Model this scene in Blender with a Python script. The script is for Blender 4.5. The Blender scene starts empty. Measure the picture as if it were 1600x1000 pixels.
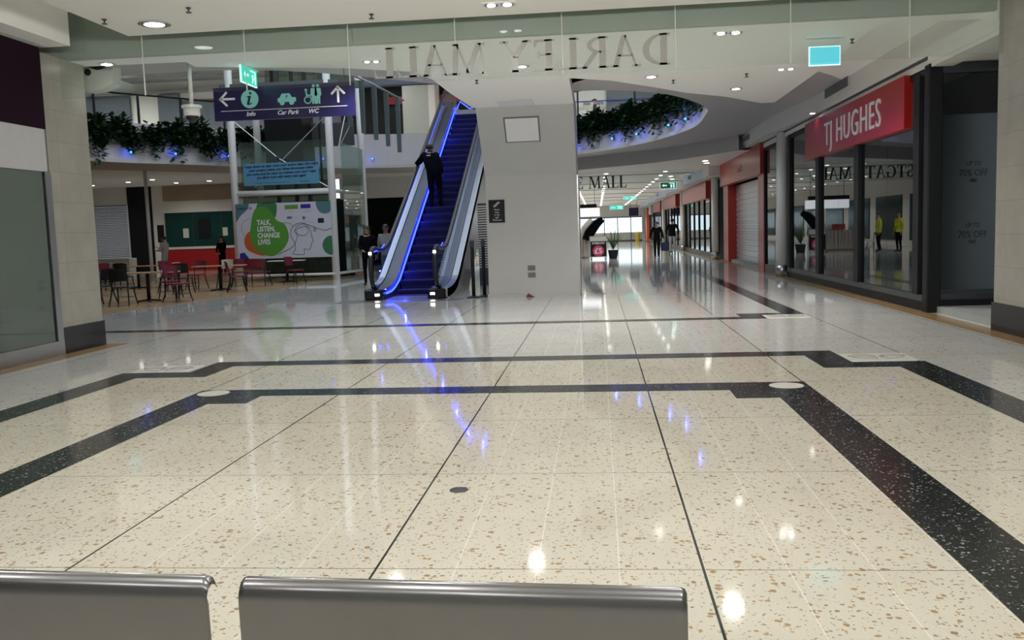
import bpy, math, random
from mathutils import Vector, Matrix
random.seed(7)
PI = math.pi
scene = bpy.context.scene
COL = scene.collection

# ------------------------------------------------------------------ camera
cam_data = bpy.data.cameras.new('camera')
cam = bpy.data.objects.new('camera', cam_data)
COL.objects.link(cam)
scene.camera = cam
cam_data.sensor_fit = 'HORIZONTAL'
cam_data.sensor_width = 36.0
cam_data.lens = 36.0 * 1406.7 / 1600.0
cam_data.clip_start = 0.05
cam_data.clip_end = 400
_p, _y, _r = math.radians(5.641), math.radians(-5.56), math.radians(-1.881)
_f = Vector((math.sin(_y)*math.cos(_p), math.cos(_y)*math.cos(_p), -math.sin(_p)))
_r0 = Vector((math.cos(_y), -math.sin(_y), 0)); _u0 = _r0.cross(_f)
_rt = _r0*math.cos(_r) + _u0*math.sin(_r)
_up = -_r0*math.sin(_r) + _u0*math.cos(_r)
cam.matrix_world = Matrix(((_rt.x, _up.x, -_f.x, 0), (_rt.y, _up.y, -_f.y, 0), (_rt.z, _up.z, -_f.z, 1.5), (0, 0, 0, 1)))

# ------------------------------------------------------------------ world, exposure
world = bpy.data.worlds.new('daylight'); scene.world = world
world.use_nodes = True
_bg = world.node_tree.nodes['Background']
_bg.inputs[0].default_value = (0.80, 0.90, 1.0, 1)
_bg.inputs[1].default_value = 1.8
scene.view_settings.view_transform = 'Standard'
scene.view_settings.look = 'None'
scene.view_settings.exposure = 0.0
scene.view_settings.gamma = 1.0
scene.view_settings.use_curve_mapping = False
try:
    cy = scene.cycles
    cy.use_denoising = True
    cy.max_bounces = 10; cy.diffuse_bounces = 6; cy.glossy_bounces = 4
    cy.transmission_bounces = 4; cy.transparent_max_bounces = 24
    cy.sample_clamp_indirect = 3.0; cy.caustics_reflective = False; cy.caustics_refractive = False
    cy.blur_glossy = 0.6
except Exception:
    pass

RAFT_W, MALL_W, FAR_W = 82.0, 250.0, 330.0
def lamp(name, loc, power, color=(1.0, 0.97, 0.93), radius=0.12, angle=145, blend=0.6):
    d = bpy.data.lights.new(name, 'SPOT'); d.energy = power; d.color = color
    d.shadow_soft_size = radius; d.spot_size = math.radians(angle); d.spot_blend = blend
    o = bpy.data.objects.new(name, d); o.location = loc; COL.objects.link(o)
    return o
def plamp(name, loc, power, color, radius=0.05):
    d = bpy.data.lights.new(name, 'POINT'); d.energy = power; d.color = color; d.shadow_soft_size = radius
    o = bpy.data.objects.new(name, d); o.location = loc; COL.objects.link(o)
    return o

# ------------------------------------------------------------------ materials
def nodes_of(name):
    m = bpy.data.materials.new(name); m.use_nodes = True
    nt = m.node_tree
    return m, nt, nt.nodes['Principled BSDF']
def mat(name, col, rough=0.5, metal=0.0, var=0.06, scale=6.0, bump=0.0, spec=0.5, emit=None, es=0.0):
    m, nt, b = nodes_of(name)
    N, L = nt.nodes, nt.links
    tc = N.new('ShaderNodeTexCoord'); no = N.new('ShaderNodeTexNoise'); no.inputs['Scale'].default_value = scale
    no.inputs['Detail'].default_value = 3
    L.new(tc.outputs['Object'], no.inputs['Vector'])
    mr = N.new('ShaderNodeMapRange'); mr.inputs[3].default_value = 1 - var; mr.inputs[4].default_value = 1 + var
    L.new(no.outputs[0], mr.inputs[0])
    mx = N.new('ShaderNodeVectorMath'); mx.operation = 'SCALE'; mx.inputs[0].default_value = col
    L.new(mr.outputs[0], mx.inputs['Scale']); L.new(mx.outputs[0], b.inputs['Base Color'])
    b.inputs['Roughness'].default_value = rough; b.inputs['Metallic'].default_value = metal
    b.inputs['Specular IOR Level'].default_value = spec
    if bump:
        bp = N.new('ShaderNodeBump'); bp.inputs['Strength'].default_value = bump; bp.inputs['Distance'].default_value = 0.01
        L.new(no.outputs[0], bp.inputs['Height']); L.new(bp.outputs[0], b.inputs['Normal'])
    if emit:
        b.inputs['Emission Color'].default_value = (*emit, 1); b.inputs['Emission Strength'].default_value = es
    return m
def glow(name, col, s):
    m = bpy.data.materials.new(name); m.use_nodes = True
    nt = m.node_tree; nt.nodes.clear()
    e = nt.nodes.new('ShaderNodeEmission'); e.inputs[0].default_value = (*col, 1); e.inputs[1].default_value = s
    o = nt.nodes.new('ShaderNodeOutputMaterial'); nt.links.new(e.outputs[0], o.inputs[0])
    return m
def glass(name, tint=(0.9, 0.95, 0.93), ior=1.5, rough=0.0, film=0.0, veilcol=(0.5, 0.5, 0.5)):
    m = bpy.data.materials.new(name); m.use_nodes = True
    nt = m.node_tree; N, L = nt.nodes, nt.links; N.clear()
    t = N.new('ShaderNodeBsdfTransparent'); t.inputs[0].default_value = (*tint, 1)
    g = N.new('ShaderNodeBsdfGlossy'); g.inputs['Roughness'].default_value = rough; g.inputs[0].default_value = (0.95, 0.97, 1, 1)
    f = N.new('ShaderNodeFresnel'); f.inputs[0].default_value = ior
    mx = N.new('ShaderNodeMixShader'); o = N.new('ShaderNodeOutputMaterial')
    ge = N.new('ShaderNodeNewGeometry'); iv = N.new('ShaderNodeMath'); iv.operation = 'SUBTRACT'; iv.inputs[0].default_value = 1.0
    L.new(ge.outputs['Backfacing'], iv.inputs[1])
    ml = N.new('ShaderNodeMath'); ml.operation = 'MULTIPLY'; L.new(iv.outputs[0], ml.inputs[0]); L.new(f.outputs[0], ml.inputs[1])
    L.new(ml.outputs[0], mx.inputs[0]); L.new(g.outputs[0], mx.inputs[2])
    if film > 0:
        d = N.new('ShaderNodeBsdfDiffuse'); d.inputs[0].default_value = (*veilcol, 1)
        m2 = N.new('ShaderNodeMixShader'); m2.inputs[0].default_value = film
        L.new(t.outputs[0], m2.inputs[1]); L.new(d.outputs[0], m2.inputs[2]); L.new(m2.outputs[0], mx.inputs[1])
    else:
        L.new(t.outputs[0], mx.inputs[1])
    L.new(mx.outputs[0], o.inputs[0])
    return m

def terrazzo(name, base, chip_a, chip_b, size_a, size_b, joints=False, rough=0.13, amt_a=0.35, amt_b=0.35):
    m, nt, b = nodes_of(name); N, L = nt.nodes, nt.links
    geo = N.new('ShaderNodeNewGeometry')
    def math_(op, a, bb=None, c=None):
        n = N.new('ShaderNodeMath'); n.operation = op
        for i, x in enumerate((a, bb, c)):
            if x is None: continue
            if isinstance(x, (int, float)): n.inputs[i].default_value = x
            else: L.new(x, n.inputs[i])
        return n.outputs[0]
    warp = N.new('ShaderNodeTexNoise'); warp.inputs['Scale'].default_value = 30; L.new(geo.outputs['Position'], warp.inputs['Vector'])
    wv = N.new('ShaderNodeVectorMath'); wv.operation = 'MULTIPLY_ADD'
    L.new(warp.outputs['Color'], wv.inputs[0]); wv.inputs[1].default_value = (0.035,)*3; L.new(geo.outputs['Position'], wv.inputs[2])
    def chips(scale, thresh, frac):
        v = N.new('ShaderNodeTexVoronoi'); v.inputs['Scale'].default_value = scale; L.new(wv.outputs[0], v.inputs['Vector'])
        sep = N.new('ShaderNodeSeparateColor'); L.new(v.outputs['Color'], sep.inputs[0])
        lim = math_('MULTIPLY', sep.outputs[0], thresh)
        near = math_('LESS_THAN', v.outputs['Distance'], lim)
        pick = math_('LESS_THAN', sep.outputs[1], frac)
        return math_('MULTIPLY', near, pick), sep.outputs[2]
    def mix(fac, a, c):
        n = N.new('ShaderNodeMix'); n.data_type = 'RGBA'; L.new(fac, n.inputs[0]) if not isinstance(fac, float) else None
        if isinstance(fac, float): n.inputs[0].default_value = fac
        for i, x in ((6, a), (7, c)):
            if isinstance(x, tuple): n.inputs[i].default_value = (*x, 1)
            else: L.new(x, n.inputs[i])
        return n.outputs[2]
    big = N.new('ShaderNodeTexNoise'); big.inputs['Scale'].default_value = 1.3; big.inputs['Detail'].default_value = 6
    L.new(geo.outputs['Position'], big.inputs['Vector'])
    base2 = tuple(x*0.86 for x in base)
    c = mix(big.outputs[0], base2, tuple(min(1, x*1.1) for x in base))
    fine = N.new('ShaderNodeTexNoise'); fine.inputs['Scale'].default_value = 90; fine.inputs['Detail'].default_value = 2
    L.new(geo.outputs['Position'], fine.inputs['Vector'])
    c = mix(math_('MULTIPLY', fine.outputs[0], 0.35), c, tuple(x*0.62 for x in base))
    fa, ra = chips(size_b, 0.5, amt_b); c = mix(math_('MULTIPLY', fa, 0.85), c, mix(ra, chip_b, tuple(x*0.6 for x in chip_b)))
    fb, rb = chips(size_a, 0.5, amt_a); c = mix(math_('MULTIPLY', fb, 0.85), c, mix(rb, chip_a, tuple(x*0.5 for x in chip_a)))
    if joints:
        sp = N.new('ShaderNodeSeparateXYZ'); L.new(geo.outputs['Position'], sp.inputs[0])
        def line(co, off, step, w):
            a = math_('SUBTRACT', co, off); a = math_('DIVIDE', a, step); a = math_('ADD', a, 0.5)
            a = math_('FRACT', a); a = math_('SUBTRACT', a, 0.5); a = math_('ABSOLUTE', a)
            return math_('LESS_THAN', a, w/2/step)
        lw = line(sp.outputs[0], -2.488+0.3645, 0.3645, 0.005)
        c = mix(math_('MULTIPLY', lw, 0.8), c, (0.92, 0.90, 0.84))
        lt = line(sp.outputs[1], 3.861, 1.5797, 0.006)
        c = mix(lt, c, (0.16, 0.13, 0.10))
        lx = line(sp.outputs[0], -2.488, 1.4582, 0.012)
        c = mix(lx, c, (0.02, 0.02, 0.02))
    L.new(c, b.inputs['Base Color'])
    rn = N.new('ShaderNodeTexNoise'); rn.inputs['Scale'].default_value = 0.9; L.new(geo.outputs['Position'], rn.inputs['Vector'])
    mr = N.new('ShaderNodeMapRange'); mr.inputs[3].default_value = rough*0.7; mr.inputs[4].default_value = rough*1.4
    L.new(rn.outputs[0], mr.inputs[0]); L.new(mr.outputs[0], b.inputs['Roughness'])
    wob = N.new('ShaderNodeTexNoise'); wob.inputs['Scale'].default_value = 5; L.new(geo.outputs['Position'], wob.inputs['Vector'])
    bp = N.new('ShaderNodeBump'); bp.inputs['Strength'].default_value = 0.008; bp.inputs['Distance'].default_value = 0.01
    L.new(wob.outputs[0], bp.inputs['Height']); L.new(bp.outputs[0], b.inputs['Normal'])
    return m

def tiled(name, col, tw, th, seam=0.8, rough=0.35, offset=0.5, axis='YZ'):
    m, nt, b = nodes_of(name); N, L = nt.nodes, nt.links
    geo = N.new('ShaderNodeNewGeometry'); sp = N.new('ShaderNodeSeparateXYZ'); cb = N.new('ShaderNodeCombineXYZ')
    L.new(geo.outputs['Position'], sp.inputs[0])
    L.new(sp.outputs[{'X': 0, 'Y': 1, 'Z': 2}[axis[0]]], cb.inputs[0]); L.new(sp.outputs[{'X': 0, 'Y': 1, 'Z': 2}[axis[1]]], cb.inputs[1])
    br = N.new('ShaderNodeTexBrick'); L.new(cb.outputs[0], br.inputs['Vector'])
    br.inputs['Color1'].default_value = (*col, 1); br.inputs['Color2'].default_value = (*[x*0.95 for x in col], 1)
    br.inputs['Mortar'].default_value = (*[x*seam for x in col], 1)
    br.inputs['Scale'].default_value = 1; br.inputs['Brick Width'].default_value = tw; br.inputs['Row Height'].default_value = th
    br.inputs['Mortar Size'].default_value = 0.004; br.offset = offset
    no = N.new('ShaderNodeTexNoise'); no.inputs['Scale'].default_value = 3; no.inputs['Detail'].default_value = 8
    L.new(geo.outputs['Position'], no.inputs['Vector'])
    mx = N.new('ShaderNodeMix'); mx.data_type = 'RGBA'; mx.blend_type = 'MULTIPLY'; mx.inputs[0].default_value = 0.35
    L.new(br.outputs[0], mx.inputs[6]); L.new(no.outputs[0], mx.inputs[7]); L.new(mx.outputs[2], b.inputs['Base Color'])
    b.inputs['Roughness'].default_value = rough
    return m

M = {}
M['floor_white'] = terrazzo('white_terrazzo', (0.72, 0.72, 0.69), (0.35, 0.28, 0.18), (0.40, 0.39, 0.37), 34, 70, True, 0.05, 0.16, 0.25)
M['floor_cream'] = terrazzo('cream_terrazzo', (0.78, 0.75, 0.645), (0.52, 0.31, 0.11), (0.36, 0.31, 0.23), 33, 66, True, 0.055, 0.34, 0.42)
M['floor_black'] = terrazzo('black_terrazzo', (0.018, 0.02, 0.021), (0.42, 0.46, 0.44), (0.12, 0.15, 0.14), 58, 100, False, 0.15, 0.35, 0.45)
M['floor_tan'] = terrazzo('tan_terrazzo', (0.36, 0.24, 0.11), (0.25, 0.14, 0.05), (0.4, 0.3, 0.18), 34, 70, False, 0.2)
M['cafe_floor'] = terrazzo('cafe_terrazzo', (0.46, 0.32, 0.18), (0.2, 0.12, 0.06), (0.36, 0.28, 0.2), 34, 70, False, 0.22)
M['marble'] = mat('pale_marble', (0.78, 0.77, 0.72), 0.2, var=0.12, scale=9)
M['paint'] = mat('white_paint', (0.70, 0.68, 0.64), 0.65, var=0.03, scale=1.2)
M['ceil'] = mat('ceiling_paint', (0.90, 0.885, 0.85), 0.8, var=0.02, scale=0.8)
M['soffit'] = mat('mauve_grey_shade', (0.46, 0.44, 0.44), 0.6, var=0.04)  # around the void this grey puts the soffit's shade into the colour
M['fascia'] = mat('fascia_paint', (0.78, 0.76, 0.78), 0.5, var=0.04)
M['column'] = mat('column_paint', (0.50, 0.50, 0.49), 0.45, var=0.04, scale=2)
M['slot'] = mat('slot_grey', (0.22, 0.22, 0.23), 0.8)
M['green'] = mat('grey_green_paint', (0.40, 0.42, 0.385), 0.7, var=0.05)
M['stone'] = tiled('limestone_cladding', (0.38, 0.365, 0.32), 1.2, 0.42, 0.72, 0.3, 0.0)
M['granite'] = mat('black_granite', (0.012, 0.012, 0.014), 0.12, var=0.4, scale=60)
M['black'] = mat('black_metal', (0.008, 0.009, 0.011), 0.5, spec=0.25)
M['dark'] = mat('dark_grey_metal', (0.05, 0.055, 0.065), 0.4, metal=0.3)
M['slate'] = mat('slate_paint', (0.10, 0.115, 0.145), 0.5)
M['steel'] = mat('brushed_steel', (0.52, 0.52, 0.54), 0.28, metal=1.0, var=0.08, scale=20)
M['seat'] = mat('satin_aluminium', (0.205, 0.205, 0.215), 0.24, metal=0.9, var=0.05, scale=14)
M['chrome'] = mat('chrome', (0.8, 0.8, 0.82), 0.08, metal=1.0)
M['white'] = mat('white_gloss', (0.78, 0.78, 0.78), 0.3, var=0.02)
M['offwhite'] = mat('offwhite_plastic', (0.62, 0.62, 0.58), 0.5)
M['red'] = mat('red_signboard', (0.36, 0.012, 0.010), 0.30, var=0.05, scale=2)
M['redwall'] = mat('red_panel', (0.32, 0.008, 0.008), 0.4)
M['navy'] = mat('navy_signboard', (0.006, 0.004, 0.055), 0.35)
M['teal'] = mat('teal_symbol', (0.22, 0.55, 0.53), 0.5)
M['signwhite'] = mat('sign_white', (0.75, 0.75, 0.80), 0.5)
M['text_dark'] = mat('navy_letters', (0.008, 0.012, 0.03), 0.4)
M['etched'] = mat('etched_letters', (0.36, 0.36, 0.345), 0.8, spec=0.1)
M['glass_clear'] = glass('clear_glass', (0.93, 0.97, 0.96), 1.45)
M['glass_green'] = glass('green_tinted_glass', (0.93, 0.965, 0.95), 1.5)
M['glass_lift'] = glass('lift_glass', (0.62, 0.74, 0.68), 1.5, film=0.10, veilcol=(0.25, 0.34, 0.29))
M['glass_shop'] = glass('shop_glass', (0.55, 0.58, 0.60), 1.75)
M['glass_left'] = glass('left_shop_glass', (0.62, 0.72, 0.68), 1.5, film=0.30, veilcol=(0.26, 0.31, 0.28))  # film mixes in the greenish veil of mall reflections as diffuse colour
M['glass_blue'] = glass('balustrade_glass', (0.80, 0.84, 0.90), 1.15)
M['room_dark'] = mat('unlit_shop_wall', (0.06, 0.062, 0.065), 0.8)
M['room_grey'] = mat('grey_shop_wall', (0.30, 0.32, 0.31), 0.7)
M['step'] = mat('blue_lit_step_metal', (0.022, 0.022, 0.10), 0.55, var=0.1, scale=30, spec=0.3)  # blue of the strip lights is put into the step colour
M['deck'] = mat('dark_deck_metal', (0.16, 0.16, 0.18), 0.42, metal=0.8, var=0.08)
M['rubber'] = mat('black_rubber', (0.012, 0.012, 0.014), 0.45)
M['led_blue'] = glow('blue_led', (0.02, 0.04, 1.0), 9.0)
M['led_white'] = glow('white_lamp', (1.0, 0.97, 0.92), 12.0)
M['led_pale'] = glow('small_lamp', (1.0, 0.96, 0.9), 9.0)
M['spot_blue'] = glow('blue_lens', (0.02, 0.16, 1.0), 7.0)
M['exit_green'] = glow('exit_panel_lit', (0.05, 0.75, 0.55), 1.0)
M['exit_white'] = glow('exit_rim_lit', (0.6, 1.0, 0.95), 1.3)
M['exit_cyan'] = glow('exit_panel_cyan', (0.12, 0.62, 0.72), 1.1)
M['lightbox'] = glow('lightbox_white', (0.95, 0.98, 1.0), 1.4)
M['maroon'] = mat('maroon_seat', (0.16, 0.012, 0.03), 0.5)
M['creamback'] = mat('cream_chair_back', (0.5, 0.47, 0.36), 0.5)
M['wood'] = mat('beech_table_top', (0.42, 0.25, 0.14), 0.35, var=0.15, scale=4)
M['leaf'] = mat('dark_leaf', (0.012, 0.05, 0.014), 0.5, var=0.5, scale=9)
M['leaf2'] = mat('palm_leaf', (0.02, 0.10, 0.02), 0.5, var=0.4, scale=9)
M['shutter'] = mat('grey_shutter', (0.22, 0.23, 0.24), 0.45, metal=0.2)
M['shutter_w'] = mat('silver_shutter', (0.62, 0.62, 0.66), 0.3, metal=0.5)
M['taupe'] = mat('taupe_fascia', (0.30, 0.22, 0.15), 0.6)
M['tealglass'] = mat('teal_glazed_wall', (0.012, 0.05, 0.045), 0.15)
M['banner'] = mat('blue_banner', (0.09, 0.27, 0.45), 0.6)
M['board'] = mat('hoarding_board', (0.55, 0.54, 0.62), 0.5)
M['g1'] = mat('print_green', (0.08, 0.27, 0.03), 0.5)
M['g2'] = mat('print_deep_green', (0.04, 0.16, 0.07), 0.5)
M['or'] = mat('print_orange', (0.5, 0.09, 0.02), 0.5)
M['tl'] = mat('print_teal', (0.07, 0.17, 0.2), 0.5)
M['bl'] = mat('print_blue', (0.015, 0.02, 0.25), 0.5)
M['pink'] = mat('print_pink', (0.55, 0.05, 0.14), 0.5)
M['skin'] = mat('skin', (0.42, 0.24, 0.17), 0.5, var=0.05)
M['skin2'] = mat('darker_skin', (0.22, 0.12, 0.08), 0.5, var=0.05)
M['hair'] = mat('dark_hair', (0.012, 0.010, 0.009), 0.5, var=0.3, scale=40)
M['cloth_black'] = mat('black_cloth', (0.006, 0.006, 0.009), 0.9, spec=0.05, bump=0.3, scale=20)
M['cloth_grey'] = mat('grey_cloth', (0.25, 0.26, 0.29), 0.85, bump=0.3, scale=20)
M['cloth_light'] = mat('light_grey_cloth', (0.42, 0.43, 0.43), 0.85, bump=0.3, scale=20)
M['cloth_navy'] = mat('navy_cloth', (0.015, 0.02, 0.06), 0.85, bump=0.3, scale=20)
M['denim'] = mat('grey_jeans', (0.12, 0.13, 0.17), 0.85, bump=0.3, scale=20)
M['hivis'] = mat('yellow_hi_vis', (0.55, 0.62, 0.03), 0.7)
M['lit_blue'] = mat('daylit_blue_paint', (0.55, 0.64, 0.80), 0.6)
M['orange'] = mat('orange_shop_sign', (0.6, 0.13, 0.05), 0.5)
M['offwhite2'] = mat('matt_white_board', (0.42, 0.42, 0.43), 0.6)
M['finmetal'] = mat('teal_grey_metal', (0.10, 0.14, 0.14), 0.45)
M['socket'] = mat('socket_metal', (0.16, 0.16, 0.13), 0.4, metal=0.3)
M['yellow'] = mat('yellow_paint', (0.6, 0.42, 0.02), 0.5)
M['beige'] = mat('beige_cloth', (0.48, 0.44, 0.40), 0.8)
M['doorframe'] = mat('door_frame_grey', (0.08, 0.09, 0.10), 0.4)

# ------------------------------------------------------------------ mesh helper
class MB:
    def __init__(self): self.v = []; self.f = []; self.mi = []; self.cur = 0
    def add(self, vs, fs):
        o = len(self.v); self.v += [tuple(x) for x in vs]
        for f in fs: self.f.append(tuple(i + o for i in f)); self.mi.append(self.cur)
        return self
    def box(self, x0, x1, y0, y1, z0, z1):
        vs = [(x, y, z) for z in (z0, z1) for y in (y0, y1) for x in (x0, x1)]
        return self.add(vs, [(0, 2, 3, 1), (4, 5, 7, 6), (0, 1, 5, 4), (2, 6, 7, 3), (0, 4, 6, 2), (1, 3, 7, 5)])
    def bevbox(self, x0, x1, y0, y1, z0, z1, b=0.01):
        # chamfered in plan: octagonal prism with chamfered top
        def ring(z, i): 
            a = b - i
            return [(x0+i+a, y0+i, z), (x1-i-a, y0+i, z), (x1-i, y0+i+a, z), (x1-i, y1-i-a, z), (x1-i-a, y1-i, z), (x0+i+a, y1-i, z), (x0+i, y1-i-a, z), (x0+i, y0+i+a, z)]
        vs = ring(z0, b*0.6) + ring(z0+b*0.6, 0) + ring(z1-b*0.6, 0) + ring(z1, b*0.6)
        fs = [tuple(range(7, -1, -1)), tuple(range(24, 32))]
        for k in range(3):
            for i in range(8):
                j = (i+1) % 8
                fs.append((k*8+i, k*8+j, k*8+8+j, k*8+8+i))
        return self.add(vs, fs)
    def tube(self, pts, r, n=8, closed=False, caps=True, flat=1.0):
        pts = [Vector(p) for p in pts]; rs = r if isinstance(r, (list, tuple)) else [r]*len(pts)
        vs = []; prev = None
        for i, p in enumerate(pts):
            a = pts[i-1] if i > 0 else (pts[-1] if closed else p); b = pts[i+1] if i < len(pts)-1 else (pts[0] if closed else p)
            t = (b - a)
            if t.length < 1e-9: t = Vector((0, 0, 1))
            t.normalize()
            if prev is None:
                ref = Vector((0, 0, 1)) if abs(t.z) < 0.9 else Vector((1, 0, 0))
                u = t.cross(ref).normalized()
            else:
                u = (prev - t*prev.dot(t))
                u = u.normalized() if u.length > 1e-6 else t.orthogonal().normalized()
            prev = u; w = t.cross(u)
            for k in range(n):
                an = 2*PI*k/n
                vs.append(p + (u*math.cos(an) + w*math.sin(an)*flat)*rs[i])
        fs = []
        m = len(pts)
        for i in range(m if closed else m-1):
            for k in range(n):
                a = i*n+k; b = i*n+(k+1) % n; c = ((i+1) % m)*n+(k+1) % n; d = ((i+1) % m)*n+k
                fs.append((a, b, c, d))
        if caps and not closed:
            fs.append(tuple(range(n-1, -1, -1))); fs.append(tuple((m-1)*n+k for k in range(n)))
        return self.add(vs, fs)
    def lathe(self, prof, c=(0, 0, 0), n=20, sx=1, sy=1):
        vs = []
        for r, z in prof:
            for k in range(n):
                a = 2*PI*k/n; vs.append((c[0]+r*sx*math.cos(a), c[1]+r*sy*math.sin(a), c[2]+z))
        fs = []
        for i in range(len(prof)-1):
            for k in range(n):
                fs.append((i*n+k, i*n+(k+1) % n, (i+1)*n+(k+1) % n, (i+1)*n+k))
        fs.append(tuple(range(n-1, -1, -1))); fs.append(tuple((len(prof)-1)*n+k for k in range(n)))
        return self.add(vs, fs)
    def prism(self, poly, z0, z1):
        n = len(poly)
        vs = [(x, y, z0) for x, y in poly] + [(x, y, z1) for x, y in poly]
        fs = [tuple(range(n-1, -1, -1)), tuple(range(n, 2*n))] + [(i, (i+1) % n, n+(i+1) % n, n+i) for i in range(n)]
        return self.add(vs, fs)
    def wprism(self, poly, y0, y1):   # polygon in XZ, extruded along Y
        n = len(poly)
        vs = [(x, y0, z) for x, z in poly] + [(x, y1, z) for x, z in poly]
        fs = [tuple(range(n)), tuple(range(2*n-1, n-1, -1))] + [((i+1) % n, i, n+i, n+(i+1) % n) for i in range(n)]
        return self.add(vs, fs)
    def sprism(self, poly, x0, x1):   # polygon in YZ, extruded along X
        n = len(poly)
        vs = [(x0, y, z) for y, z in poly] + [(x1, y, z) for y, z in poly]
        fs = [tuple(range(n-1, -1, -1)), tuple(range(n, 2*n))] + [(i, (i+1) % n, n+(i+1) % n, n+i) for i in range(n)]
        return self.add(vs, fs)
    def sphere(self, c, r, n=12, m=8, s=(1, 1, 1)):
        prof = []
        vs = []; fs = []
        for i in range(1, m):
            a = PI*i/m
            for k in range(n):
                b = 2*PI*k/n
                vs.append((c[0]+r*s[0]*math.sin(a)*math.cos(b), c[1]+r*s[1]*math.sin(a)*math.sin(b), c[2]-r*s[2]*math.cos(a)))
        vs.append((c[0], c[1], c[2]-r*s[2])); vs.append((c[0], c[1], c[2]+r*s[2]))
        lo = len(vs)-2; hi = lo+1
        for i in range(m-2):
            for k in range(n): fs.append((i*n+k, i*n+(k+1) % n, (i+1)*n+(k+1) % n, (i+1)*n+k))
        for k in range(n):
            fs.append((lo, (k+1) % n, k)); fs.append((hi, (m-2)*n+k, (m-2)*n+(k+1) % n))
        return self.add(vs, fs)
    def xf(self, mat4, start=0):
        self.v = self.v[:start] + [tuple(mat4 @ Vector(p)) for p in self.v[start:]]
        return self
    def build(self, name, m, parent=None, W=False, smooth=False):
        me = bpy.data.meshes.new(name)
        vs = self.v
        if W and parent is not None:
            o = parent.location; vs = [(a-o.x, b-o.y, c-o.z) for a, b, c in vs]
        me.from_pydata(vs, [], self.f)
        for q in (m if isinstance(m, (list, tuple)) else [m]): me.materials.append(M[q] if isinstance(q, str) else q)
        if any(self.mi):
            me.polygons.foreach_set('material_index', self.mi)
        if smooth: me.polygons.foreach_set('use_smooth', [True]*len(me.polygons))
        me.update()
        ob = bpy.data.objects.new(name, me); COL.objects.link(ob)
        if parent is not None: ob.parent = parent
        return ob

def thing(name, label, cat, loc=(0, 0, 0), rz=0.0, group=None):
    o = bpy.data.objects.new(name, None); COL.objects.link(o)
    o.empty_display_size = 0.1
    o.location = loc; o.rotation_euler = (0, 0, rz)
    o['label'] = label; o['category'] = cat
    if group: o['group'] = group
    return o
def tag(o, label, cat, group=None, loc=None, kind=None):
    o['label'] = label; o['category'] = cat
    if group: o['group'] = group
    if kind: o['kind'] = kind
    if loc is not None: o.location = loc
    return o
def struct(name, mb, m, smooth=False):
    o = mb.build(name, m, smooth=smooth); o['kind'] = 'structure'; return o
def dup(o, parent=None):
    c = o.copy(); COL.objects.link(c)
    if parent is not None: c.parent = parent
    for ch in list(o.children): dup(ch, c)
    return c

def text_mb(s, h=0.1, depth=0.004, shear=0.0, sx=1.0, align='LEFT', bold=0.0, spacing=1.0):
    """sans lettering standing in the XZ plane, read from the -Y side"""
    cu = bpy.data.curves.new('txt', 'FONT'); cu.body = s; cu.size = h/0.72; cu.extrude = depth/2
    cu.shear = shear; cu.align_x = align; cu.offset = bold; cu.space_character = spacing; cu.resolution_u = 3
    ob = bpy.data.objects.new('txt', cu); COL.objects.link(ob)
    dg = bpy.context.evaluated_depsgraph_get()
    me = bpy.data.meshes.new_from_object(ob.evaluated_get(dg))
    mb = MB()
    mb.add([(v.co.x*sx, -v.co.z, v.co.y) for v in me.vertices], [tuple(p.vertices) for p in me.polygons])
    bpy.data.objects.remove(ob); bpy.data.curves.remove(cu); bpy.data.meshes.remove(me)
    return mb

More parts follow.
